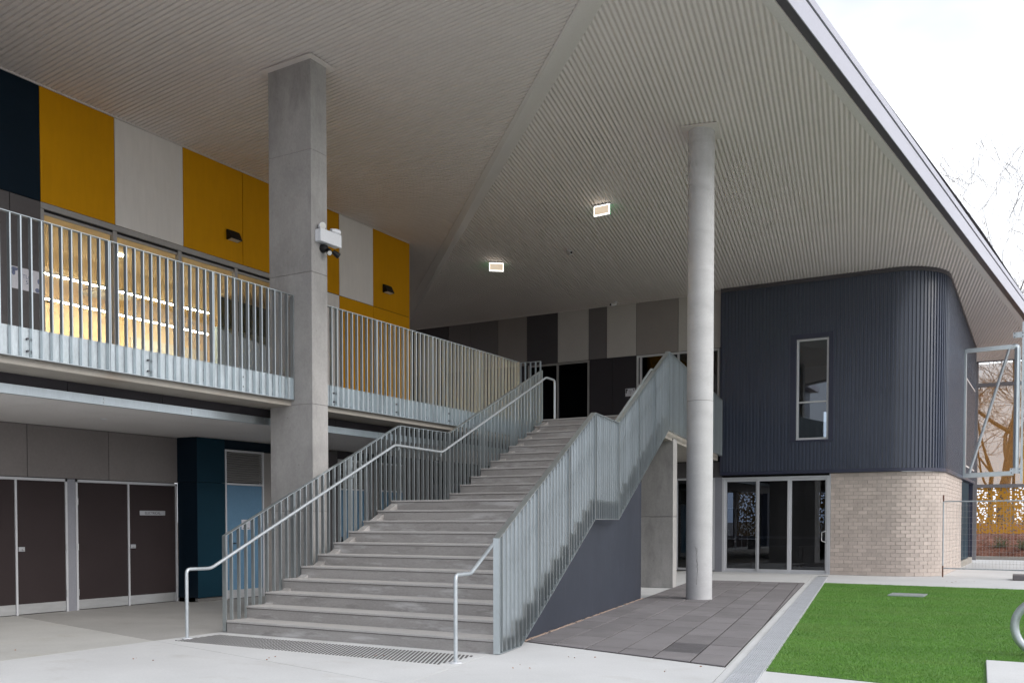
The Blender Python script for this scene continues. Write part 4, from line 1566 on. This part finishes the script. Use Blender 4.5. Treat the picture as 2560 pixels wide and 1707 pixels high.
MB().box(6.80, 6.955, FY - 0.05, FY + 0.05, 2.84, 6.86).build('wall_post', M['galv'], sf, bevel=0.006)
MB().wallpoly([(6.955, FY - 0.05, 6.74), (8.30, FY - 0.05, 6.76), (8.30, FY - 0.05, 6.90), (6.955, FY - 0.05, 6.875)], (0, 1, 0), 0.10).build('top_beam', M['galv'], sf, bevel=0.006)
MB().wallpoly([(6.955, FY - 0.05, 2.84), (8.30, FY - 0.05, 2.89), (8.30, FY - 0.05, 3.03), (6.955, FY - 0.05, 2.985)], (0, 1, 0), 0.10).build('bottom_beam', M['galv'], sf, bevel=0.006)
MB().tube(bend([(8.20, FY + 0.005, 6.83), (8.35, FY + 0.005, 6.83), (8.36, FY + 0.005, 6.7), (8.36, FY + 0.005, 3.0)], 0.1), 0.085, 12).build('outer_post', M['galv'], sf, smooth=True)
MB().cyl((8.14, FY - 0.01, 6.78), (7.07, FY - 0.01, 3.0), 0.045, 16).build('diagonal_tube', M['galv_tube'], sf, smooth=True)
for (x, z) in ((8.33, 3.02), (8.37, 7.16)):
    pl_ = MB().box(x - 0.13, x + 0.17, FY - 0.075, FY - 0.055, z - 0.08, z + 0.09).build('splice_plate', M['galv_sheet'], sf)
    for sx in (-0.09, 0.13):
        for sz in (-0.05, 0.06):
            MB().cyl((x + sx, FY - 0.086, z + sz), (x + sx, FY - 0.074, z + sz), 0.018, 8).build('bolt', M['dark_bolt'], pl_)
ps = thing('screen_mast', 'thin galvanised mast carrying a yellow panel at the picture edge', 'post', (8.53, 24.08, 0))
MB().box(8.485, 8.545, 24.05, 24.11, 2.70, 7.55).build('mast_tube', M['galv'], ps)
MB().box(8.56, 9.9, 24.06, 24.09, 2.62, 4.30).build('mast_panel', M['orange_solid'], ps)

scn = thing('perforated_screen', 'tall orange perforated metal screen in a grey steel frame behind the brick wall', 'screen', (7.9, 31.5, 0))
SCY = 31.5
MB().box(6.66, 6.80, SCY - 0.07, SCY + 0.07, 0.0, 7.6).build('screen_post', M['screen_frame'], scn)
MB().box(7.985, 8.085, SCY + 0.03, SCY + 0.10, 1.0, 7.5).build('screen_post', M['screen_frame'], scn)
MB().box(9.6, 9.7, SCY + 0.03, SCY + 0.10, 0.0, 7.5).build('screen_post', M['screen_frame'], scn)
MB().box(6.80, 13, SCY - 0.05, SCY + 0.05, 2.755, 2.885).build('screen_rail', M['screen_frame'], scn)
MB().box(6.80, 13, SCY - 0.05, SCY + 0.05, 6.58, 6.72).build('screen_rail', M['screen_frame'], scn)
for a, b in ((6.80, 8.03), (8.04, 9.64), (9.66, 13)):
    MB().box(a, b, SCY + 0.012, SCY + 0.015, 1.02, 2.755).build('screen_panel', M['orange_holes'], scn)
    MB().box(a, b, SCY + 0.012, SCY + 0.015, 2.885, 7.45).build('screen_panel', M['orange_fine'], scn)
# second screen in the yard seen through the ground-floor room
s2 = thing('perforated_screen', 'orange perforated screen glimpsed through the dark sliding doors', 'screen', (1, 26.5, 0))
MB().box(-1.02, 0.1, 26.48, 26.484, 0.85, 3.4).build('screen_panel', M['orange_holes'], s2)
MB().box(1.6, 3.0, 26.48, 26.484, 0.85, 3.4).build('screen_panel', M['orange_holes'], s2)
for x in (-1.02, 0.1, 1.6, 3.0):
    MB().box(x - 0.04, x + 0.04, 26.49, 26.57, 0.0, 3.5).build('screen_post', M['screen_frame'], s2)

# ------------------------------------------------------------------ earth bank
rbk = random.Random(21)
vs_, fs_ = [], []
nx, ny = 70, 40
for j in range(ny + 1):
    for i in range(nx + 1):
        x = 3.0 + 22.0 * i / nx
        y = 32.25 + 14.0 * (j / ny) ** 1.3
        t_ = (y - 32.25) / 5.0
        h = 1.35 * (1 - math.exp(-t_ * 1.5)) + rbk.uniform(-0.05, 0.05) * min(1, t_ * 3 + 0.2)
        vs_.append((x, y, h - 0.02))
for j in range(ny):
    for i in range(nx):
        a = j * (nx + 1) + i
        fs_.append((a, a + 1, a + nx + 2, a + nx + 1))
bk = MB().add(vs_, fs_).build('earth_bank', M['mulch'], smooth=True)
bk['kind'] = 'structure'
MB().box(3.0, 25.0, 32.05, 32.24, -0.05, 0.13).build('kerb', M['concrete_slab'], bk, bevel=0.01)
# chips and litter of bark on the bank
mb = MB()
for k in range(2600):
    x = rbk.uniform(6.3, 11.0)
    y = 32.3 + rbk.random() ** 1.4 * 7
    t_ = (y - 32.25) / 5.0
    z = 1.35 * (1 - math.exp(-t_ * 1.5)) + 0.02
    an = rbk.uniform(0, PI)
    l_ = rbk.uniform(0.03, 0.11)
    d_ = Vector((math.cos(an), math.sin(an), rbk.uniform(-0.2, 0.5))).normalized()
    s_ = d_.orthogonal().normalized()
    mb.add([Vector((x, y, z)) - d_ * l_, Vector((x, y, z)) + s_ * 0.02, Vector((x, y, z)) + d_ * l_, Vector((x, y, z)) - s_ * 0.02], [(0, 1, 2, 3)])
o = mb.build('bark_chips', M['mulch'])
tag(o, 'loose bark chips and leaf litter on the red bank', 'bark chips')
o['kind'] = 'stuff'
# low grey shrubs on the bank
for k, (x, y, lab) in enumerate(((7.55, 33.6, 'left low twiggy shrub on the red bank under the screen'), (8.35, 33.3, 'right low twiggy shrub on the red bank under the screen'))):
    t = thing('shrub', lab, 'shrub', (x, y, 0.4), 'low shrubs on the bank')
    tw, lf = MB(), MB()
    for q_ in range(60):
        an, el = rbk.uniform(0, 2 * PI), rbk.uniform(0.15, 1.3)
        l_ = rbk.uniform(0.2, 0.55)
        tip = Vector((x + math.cos(an) * math.cos(el) * l_, y + math.sin(an) * math.cos(el) * l_, 0.42 + math.sin(el) * l_))
        tw.tube([(x, y, 0.35), tip], [0.006, 0.002], 4)
        for r_ in range(7):
            c_ = Vector((x, y, 0.38)).lerp(tip, rbk.uniform(0.4, 1.0)) + Vector((rbk.gauss(0, 0.03), rbk.gauss(0, 0.03), rbk.gauss(0, 0.03)))
            u_ = Vector((rbk.gauss(0, 1), rbk.gauss(0, 1), rbk.gauss(0, 1))).normalized() * 0.03
            v_ = u_.orthogonal().normalized() * 0.014
            lf.add([c_ - u_, c_ + v_, c_ + u_, c_ - v_], [(0, 1, 2, 3)])
    tw.build('twigs', M['bark'], t)
    lf.build('leaves', M['shrub_leaf'], t)


# ------------------------------------------------------------------ bare trees
def bare_tree(label, base, height, seed, r0, lean=(0, 0), leaves=0, depth=6):
    rt_ = random.Random(seed)
    t = thing('bare_tree', label, 'tree', base, 'bare trees beyond the screen')
    trunk, crown = MB(), MB()
    lv = MB()
    tips = []

    def grow(p, d, l_, r_, lev):
        n_ = 4 if lev < 2 else 3
        pts_, rad = [p], [r_]
        q_, dd_ = p.copy(), d.copy()
        for i in range(n_):
            dd_ = (dd_ + Vector((rt_.gauss(0, 0.13), rt_.gauss(0, 0.13), rt_.gauss(0.03, 0.08)))).normalized()
            q_ = q_ + dd_ * l_ / n_
            pts_.append(q_.copy())
            rad.append(max(0.009, r_ * (1 - 0.38 * (i + 1) / n_)))
        (trunk if lev < 2 else crown).tube(pts_, rad, 8 if lev < 2 else (5 if lev < 4 else 3))
        if lev >= depth:
            tips.append(q_)
            return
        nb_ = 3 if lev < 3 else rt_.choice((2, 3, 3))
        for b_ in range(nb_):
            at = len(pts_) - 1 if b_ == 0 else rt_.randint(max(1, len(pts_) - 3), len(pts_) - 1)
            sp = 0.35 if b_ == 0 else rt_.uniform(0.55, 1.0)
            nd = (dd_ + Vector((rt_.gauss(0, sp), rt_.gauss(0, sp), rt_.gauss(0.12, 0.3)))).normalized()
            if nd.z < -0.15:
                nd.z *= -0.3
            grow(pts_[at], nd.normalized(), l_ * rt_.uniform(0.62, 0.84), rad[at] * (0.72 if b_ == 0 else rt_.uniform(0.38, 0.6)), lev + 1)
    grow(Vector(base), Vector((lean[0], lean[1], 1)).normalized(), height * 0.27, r0, 0)
    trunk.build('trunk', M['bark'], t, smooth=True)
    crown.build('crown', M['bark'], t)
    if leaves:
        for k in range(leaves):
            c_ = rt_.choice(tips) + Vector((rt_.gauss(0, 0.15), rt_.gauss(0, 0.15), rt_.gauss(-0.1, 0.15)))
            u_ = Vector((rt_.gauss(0, 1), rt_.gauss(0, 1), rt_.gauss(0, 1))).normalized() * rt_.uniform(0.03, 0.055)
            v_ = u_.orthogonal().normalized() * 0.022
            lv.add([c_ - u_, c_ + v_, c_ + u_, c_ - v_], [(0, 1, 2, 3)])
        lv.build('leaves', M['leaf_rust'], t)
    return t


bare_tree('thick-trunked bare tree seen through the orange screen', (7.1, 43.0, 1.0), 17.0, 4, 0.27, (0.02, 0.0), 900, 7)
bare_tree('bare tree with rusty leaves whose top shows beside the fascia', (7.25, 46.0, 1.2), 24.0, 9, 0.27, (0.0, 0), 700, 7)
bare_tree('slim bare tree left of the thick trunk behind the screen', (6.1, 52.0, 1.2), 15.0, 15, 0.16, (0.02, 0), 900)
bare_tree('slim bare tree right of the thick trunk behind the screen', (7.9, 50.0, 1.2), 15.0, 23, 0.16, (-0.02, 0), 900)

# ================================================================== TEMPORARY FENCE
tf_ = thing('temporary_fence', 'galvanised wire mesh fence panel standing before the rounded brick corner', 'fence', (7.8, 18.5, 0))
P0, P1 = Vector((6.875, 18.55, 0)), Vector((9.3, 18.20, 0))
fd = (P1 - P0).normalized()
upz = Vector((0, 0, 1))
MB().cyl(P0 + upz * 0.0, P0 + upz * 0.30, 0.0185, 10).build('post_end', M['rusty'], tf_, smooth=True)
MB().cyl(P0 + upz * 0.30, P0 + upz * 2.0, 0.0180, 10).build('post', M['galv_tube'], tf_, smooth=True)
MB().cyl(P0 + upz * 2.0, P0 + upz * 2.17, 0.0185, 10).build('post_end', M['rusty'], tf_, smooth=True)
MB().cyl(P1 + upz * 0.0, P1 + upz * 2.15, 0.018, 10).build('post', M['galv_tube'], tf_, smooth=True)
for z in (2.0, 0.235):
    MB().cyl(P0 + upz * z, P1 + upz * z, 0.017, 10).build('fence_rail', M['galv_tube'], tf_, smooth=True)
mb = MB()
L_ = (P1 - P0).length
for k in range(1, int(L_ / 0.08)):
    p = P0 + fd * (k * 0.08)
    mb.cyl(p + upz * 0.235, p + upz * 2.0, 0.0022, 4)
for k in range(1, 12):
    z = 0.235 + k * 0.15
    mb.cyl(P0 + upz * z, P1 + upz * z, 0.0022, 4)
mb.build('wire_mesh', M['fence_wire'], tf_, kind='stuff')
ff = thing('fence_foot', 'flat grey fence foot block on the concrete at the turf far edge', 'block', (8.95, 18.2, 0))
MB().prism([(8.55, 17.75), (9.25, 17.78), (9.25, 18.6), (8.52, 18.55)], 0.0, 0.13).build('foot_block', M['rubber'], ff, bevel=0.015)
MB().cyl((8.9, 18.15, 0.13), (8.9, 18.15, 0.145), 0.03, 10).build('foot_hole', M['drain_black'], ff)

# ================================================================== PIPE RINGS at the right edge
for k, (x, y, z, r_, lab) in enumerate(((9.40, 2.70, 0.325, 0.29, 'lower galvanised pipe ring standing on the turf'), (9.62, 2.95, 0.76, 0.29, 'upper galvanised pipe ring tied above the lower ring'))):
    t = thing('pipe_ring', lab, 'ring', (x, y, 0), 'galvanised pipe rings')
    ax = Vector((math.cos(R(-12)), math.sin(R(-12)), 0))
    pts_ = [Vector((x, y, z)) + ax * (r_ * math.cos(2 * PI * i / 40)) + upz * (r_ * math.sin(2 * PI * i / 40)) for i in range(40)]
    MB().tube(pts_, 0.046, 12, closed=True).build('ring_tube', M['galv_tube'], t, smooth=True)
    if k == 1:
        MB().obox(Vector((x, y, z)) - ax * 0.285 - upz * 0.10, ax * 0.06, Vector((0, 0.05, 0)), upz * 0.012).build('cable_tie', M['white_plastic'], t)

# ================================================================== LIGHTS AND FITTINGS


def exit_light(x, y, rz, lab):
    z = z_right(x, y) - 0.012
    t = thing('exit_light', lab, 'light', (x, y, z), 'lit soffit light boxes')
    c, s_ = math.cos(rz), math.sin(rz)
    ux, uy = Vector((c, s_, 0)), Vector((-s_, c, 0))
    o_ = Vector((x, y, z))
    MB().obox(o_ - upz * 0.012, ux * 0.20, uy * 0.055, upz * 0.012).build('mount_plate', M['white_plastic'], t)
    MB().obox(o_ - upz * 0.135, ux * 0.185, uy * 0.032, upz * 0.105).build('light_body', M['white_plastic'], t, bevel=0.02)
    rim = MB()
    f_ = o_ - uy * 0.045 - upz * 0.135
    rim.obox(f_ - upz * 0.100, ux * 0.193, uy * 0.016, upz * 0.010)
    rim.obox(f_ + upz * 0.098, ux * 0.193, uy * 0.012, upz * 0.002)
    for s2_ in (-1, 1):
        rim.obox(f_ + ux * s2_ * 0.188, ux * 0.005, uy * 0.016, upz * 0.092)
    rim.build('lit_rim', M['lamp_rim'], t)
    MB().obox(f_ - uy * 0.004, ux * 0.180, uy * 0.010, upz * 0.090).build('diffuser', M['tan_diffuser'], t)
    MB().obox(o_ + uy * 0.040 - upz * 0.135, ux * 0.17, uy * 0.004, upz * 0.09).build('green_face', M['lamp_green'], t)


exit_light(0.53, 10.75, R(-4), 'lit box light under the soffit nearest the round column')
exit_light(-3.75, 13.25, R(38), 'lit box light with green glow under the soffit near the valley')


def cctv(x, y, z, lab, rz):
    t = thing('security_camera', lab, 'camera', (x, y, z), 'small white soffit cameras')
    MB().cyl((x, y, z), (x, y, z - 0.03), 0.05, 16).build('mount', M['white_plastic'], t)
    c, s_ = math.cos(rz), math.sin(rz)
    MB().tube([Vector((x, y, z - 0.06)), Vector((x + c * 0.05, y + s_ * 0.05, z - 0.085)), Vector((x + c * 0.2, y + s_ * 0.2, z - 0.11))], [0.04, 0.045, 0.045], 14).build('camera_body', M['white_plastic'], t, smooth=True)
    MB().cyl((x + c * 0.2, y + s_ * 0.2, z - 0.11), (x + c * 0.212, y + s_ * 0.212, z - 0.112), 0.03, 12).build('lens', M['black_plastic'], t)


cctv(-1.56, 13.2, z_right(0, 13.2) - 0.01, 'small white security camera in the middle of the right soffit', R(-40))
cctv(-2.36, 18.1, z_right(0, 18.1) - 0.01, 'small white security camera at the top of the rear panels', R(-120))

el = thing('emergency_light', 'white twin-spot emergency light box on the square column', 'light', (-0.36, 2.42, 5.82))
MB().box(-0.362, -0.262, 2.175, 2.640, 5.725, 5.912).build('light_box', M['white_plastic'], el, bevel=0.008)
MB().box(-0.260, -0.236, 2.165, 2.652, 5.722, 5.918).build('light_cover', M['white_plastic'], el, bevel=0.006)
for y, dy, dx in ((2.26, -0.05, 0.07), (2.60, 0.09, 0.02)):
    MB().cyl((-0.31, y, 5.912), (-0.31, y, 5.935), 0.018, 10).build('lamp_stem', M['white_plastic'], el)
    h_ = MB().tube([(-0.31 - dx, y - dy, 5.972), (-0.31, y, 5.972), (-0.31 + dx * 0.8, y + dy * 0.6, 5.962)], [0.034, 0.05, 0.052], 16).build('lamp_head', M['white_plastic'], el, smooth=True)
    a_ = Vector((-0.31 + dx * 0.8, y + dy * 0.6, 5.962))
    b_ = a_ + Vector((dx, dy, -0.01)).normalized() * 0.006
    MB().cyl(a_, b_, 0.043, 16).build('lens', M['lens'], h_)
fl = thing('sensor_floodlight', 'dark twin-lamp sensor light below the white box on the column', 'light', (-0.36, 2.37, 5.62))
MB().tube([(-0.36, 2.34, 5.66), (-0.33, 2.34, 5.655), (-0.29, 2.34, 5.645), (-0.27, 2.34, 5.63)], [0.065, 0.065, 0.055, 0.025], 20).build('light_body', M['black_plastic'], fl, smooth=True)
for y, d_ in ((2.36, Vector((0.6, -0.45, -0.6))), (2.50, Vector((0.35, 0.8, -0.5)))):
    d_.normalize()
    p = Vector((-0.25, y, 5.615))
    h_ = MB().tube([p - d_ * 0.03, p, p + d_ * 0.08], [0.028, 0.040, 0.045], 16).build('lamp_head', M['black_plastic'], fl, smooth=True)
    MB().cyl(p + d_ * 0.08, p + d_ * 0.084, 0.036, 16).build('lens', M['lens'], h_)


def wall_light(y, lab):
    t = thing('wall_light', lab, 'light', (WX, y, 7.03), 'black wedge wall lights')
    x = WX + 0.001
    MB().wallpoly([(x, y - 0.15, 6.93), (x + 0.14, y - 0.15, 6.95), (x + 0.05, y - 0.15, 7.12), (x, y - 0.15, 7.13)], (0, 1, 0), 0.30).build('light_body', M['black_plastic'], t, bevel=0.006)
    MB().wallpoly([(x + 0.02, y - 0.12, 6.927), (x + 0.12, y - 0.12, 6.941), (x + 0.12, y - 0.12, 6.945), (x + 0.02, y - 0.12, 6.932)], (0, 1, 0), 0.24).build('lens', M['lens'], t)


wall_light(4.52, 'black wedge wall light on the yellow panels left of the square column')
wall_light(9.44, 'black wedge wall light on the last yellow panel by the valley')

# ------------------------------------------------------------------ signs
rotx = (PI / 2, 0, PI / 2)      # faces +X
es = thing('door_sign', 'silver sign reading ELECTRICAL on the dark door', 'sign', (WX, 2.585, 1.62))
MB().box(WX - 0.0148, WX - 0.011, 2.311, 2.859, 1.58, 1.661).build('sign_plate', M['sign_silver'], es)
text('lettering', 'ELECTRICAL', 0.062, M['ink'], (WX - 0.0100, 2.585, 1.619), rotx, es)
ns = thing('notice', 'printed paper notice on charcoal panel behind the balcony bars', 'notice', (WX, 0.2, 5.2))
MB().box(WX + 0.0005, WX + 0.003, -0.015, 0.455, 5.075, 5.415).build('sheet', M['paper'], ns)
bl = MB()
for (y, z, ry, rz_) in ((0.03, 5.375, 0.055, 0.03), (0.015, 5.32, 0.03, 0.045), (0.41, 5.115, 0.04, 0.035), (0.43, 5.26, 0.02, 0.04), (0.11, 5.385, 0.04, 0.02)):
    bl.add([(WX + 0.0036, y + ry * math.cos(2 * PI * k / 14), z + rz_ * math.sin(2 * PI * k / 14)) for k in range(14)], [tuple(range(14))])
bl.build('print', M['ink_blue'], ns)
text('lettering', 'TLC\n5', 0.085, M['ink_blue'], (WX + 0.0042, 0.235, 5.245), rotx, ns)
nb_ = thing('notice', 'printed paper notice on the black wall beside the rear windows', 'notice', (-2.0, RY, 5.45))
MB().box(-2.165, -1.838, RY - 0.003, RY - 0.0005, 5.335, 5.575).build('sheet', M['paper'], nb_)
bl = MB()
for (x, z, ry, rz_) in ((-2.12, 5.53, 0.035, 0.03), (-2.135, 5.47, 0.018, 0.045), (-1.885, 5.53, 0.02, 0.022), (-1.87, 5.38, 0.03, 0.035), (-1.90, 5.36, 0.03, 0.018)):
    bl.add([(x + ry * math.cos(2 * PI * k / 14), RY - 0.0036, z + rz_ * math.sin(2 * PI * k / 14)) for k in range(14)], [tuple(range(14))])
bl.build('print', M['ink'], nb_)
text('lettering', 'TLC\n6', 0.06, M['ink'], (-2.0, RY - 0.0042, 5.455), (PI / 2, 0, 0), nb_)
ds = thing('door_sign', 'small white pictogram sign on the light blue door', 'sign', (NX, 4.33, 1.4))
MB().box(NX - 0.0195, NX - 0.015, 4.221, 4.444, 1.317, 1.506).build('sign_plate', M['paper'], ds)
pic = MB()
pic.add([(NX - 0.0142, 4.325 + 0.012 * math.cos(2 * PI * k / 10), 1.472 + 0.012 * math.sin(2 * PI * k / 10)) for k in range(10)], [tuple(range(10))])
pic.box(NX - 0.0148, NX - 0.0142, 4.31, 4.34, 1.40, 1.455)
pic.box(NX - 0.0148, NX - 0.0142, 4.25, 4.42, 1.34, 1.352)
pic.build('pictogram', M['ink'], ds)
fs2 = thing('fire_sign', 'white sign with red disc on the wall behind the stair bars', 'sign', (NX, 5.62, 0.84))
MB().box(NX + 0.0005, NX + 0.003, 5.48, 5.71, 0.715, 0.96).build('sign_plate', M['paper'], fs2)
MB().add([(NX + 0.0036, 5.62 + 0.085 * math.cos(2 * PI * k / 24), 0.84 + 0.085 * math.sin(2 * PI * k / 24)) for k in range(24)], [tuple(range(24))]).build('red_disc', M['red'], fs2)
fx = thing('fire_extinguisher', 'red fire extinguisher by the wall behind the stair bars', 'extinguisher', (-3.92, 5.42, 0.1))
MB().tube([(-3.92, 5.42, 0.12), (-3.92, 5.42, 0.14), (-3.92, 5.42, 0.52), (-3.92, 5.42, 0.58), (-3.92, 5.42, 0.61)], [0.06, 0.072, 0.072, 0.05, 0.02], 20).build('cylinder', M['red'], fx, smooth=True)
MB().tube([(-3.92, 5.42, 0.61), (-3.92, 5.42, 0.66), (-3.88, 5.36, 0.68)], [0.02, 0.02, 0.012], 10).build('valve', M['black_plastic'], fx)
MB().tube(bend([(-3.92, 5.42, 0.64), (-3.92, 5.33, 0.62), (-3.93, 5.31, 0.30)], 0.05), 0.011, 8).build('hose', M['black_plastic'], fx)
# small dropped leaves on the concrete
lfm = MB()
rl = random.Random(77)
for (x, y) in ((3.3, -0.75), (2.9, -0.9), (5.0, 0.2), (6.2, 0.05), (1.0, -2.2), (-1.0, -2.6), (0.9, 16.9), (2.2, -1.6), (4.9, -0.6), (7.3, 16.6), (7.6, 17.1)):
    for k in range(3):
        c_ = Vector((x + rl.gauss(0, 0.12), y + rl.gauss(0, 0.12), 0.008))
        u_ = Vector((rl.gauss(0, 1), rl.gauss(0, 1), 0)).normalized() * rl.uniform(0.006, 0.016)
        v_ = Vector((-u_.y * 0.45, u_.x * 0.45, 0.006))
        lfm.add([c_ - u_, c_ + v_, c_ + u_, c_ - v_], [(0, 1, 2, 3)])
o = lfm.build('fallen_leaves', M['leaf_rust'])
tag(o, 'few small dry leaves scattered over the concrete', 'leaves')
o['kind'] = 'stuff'
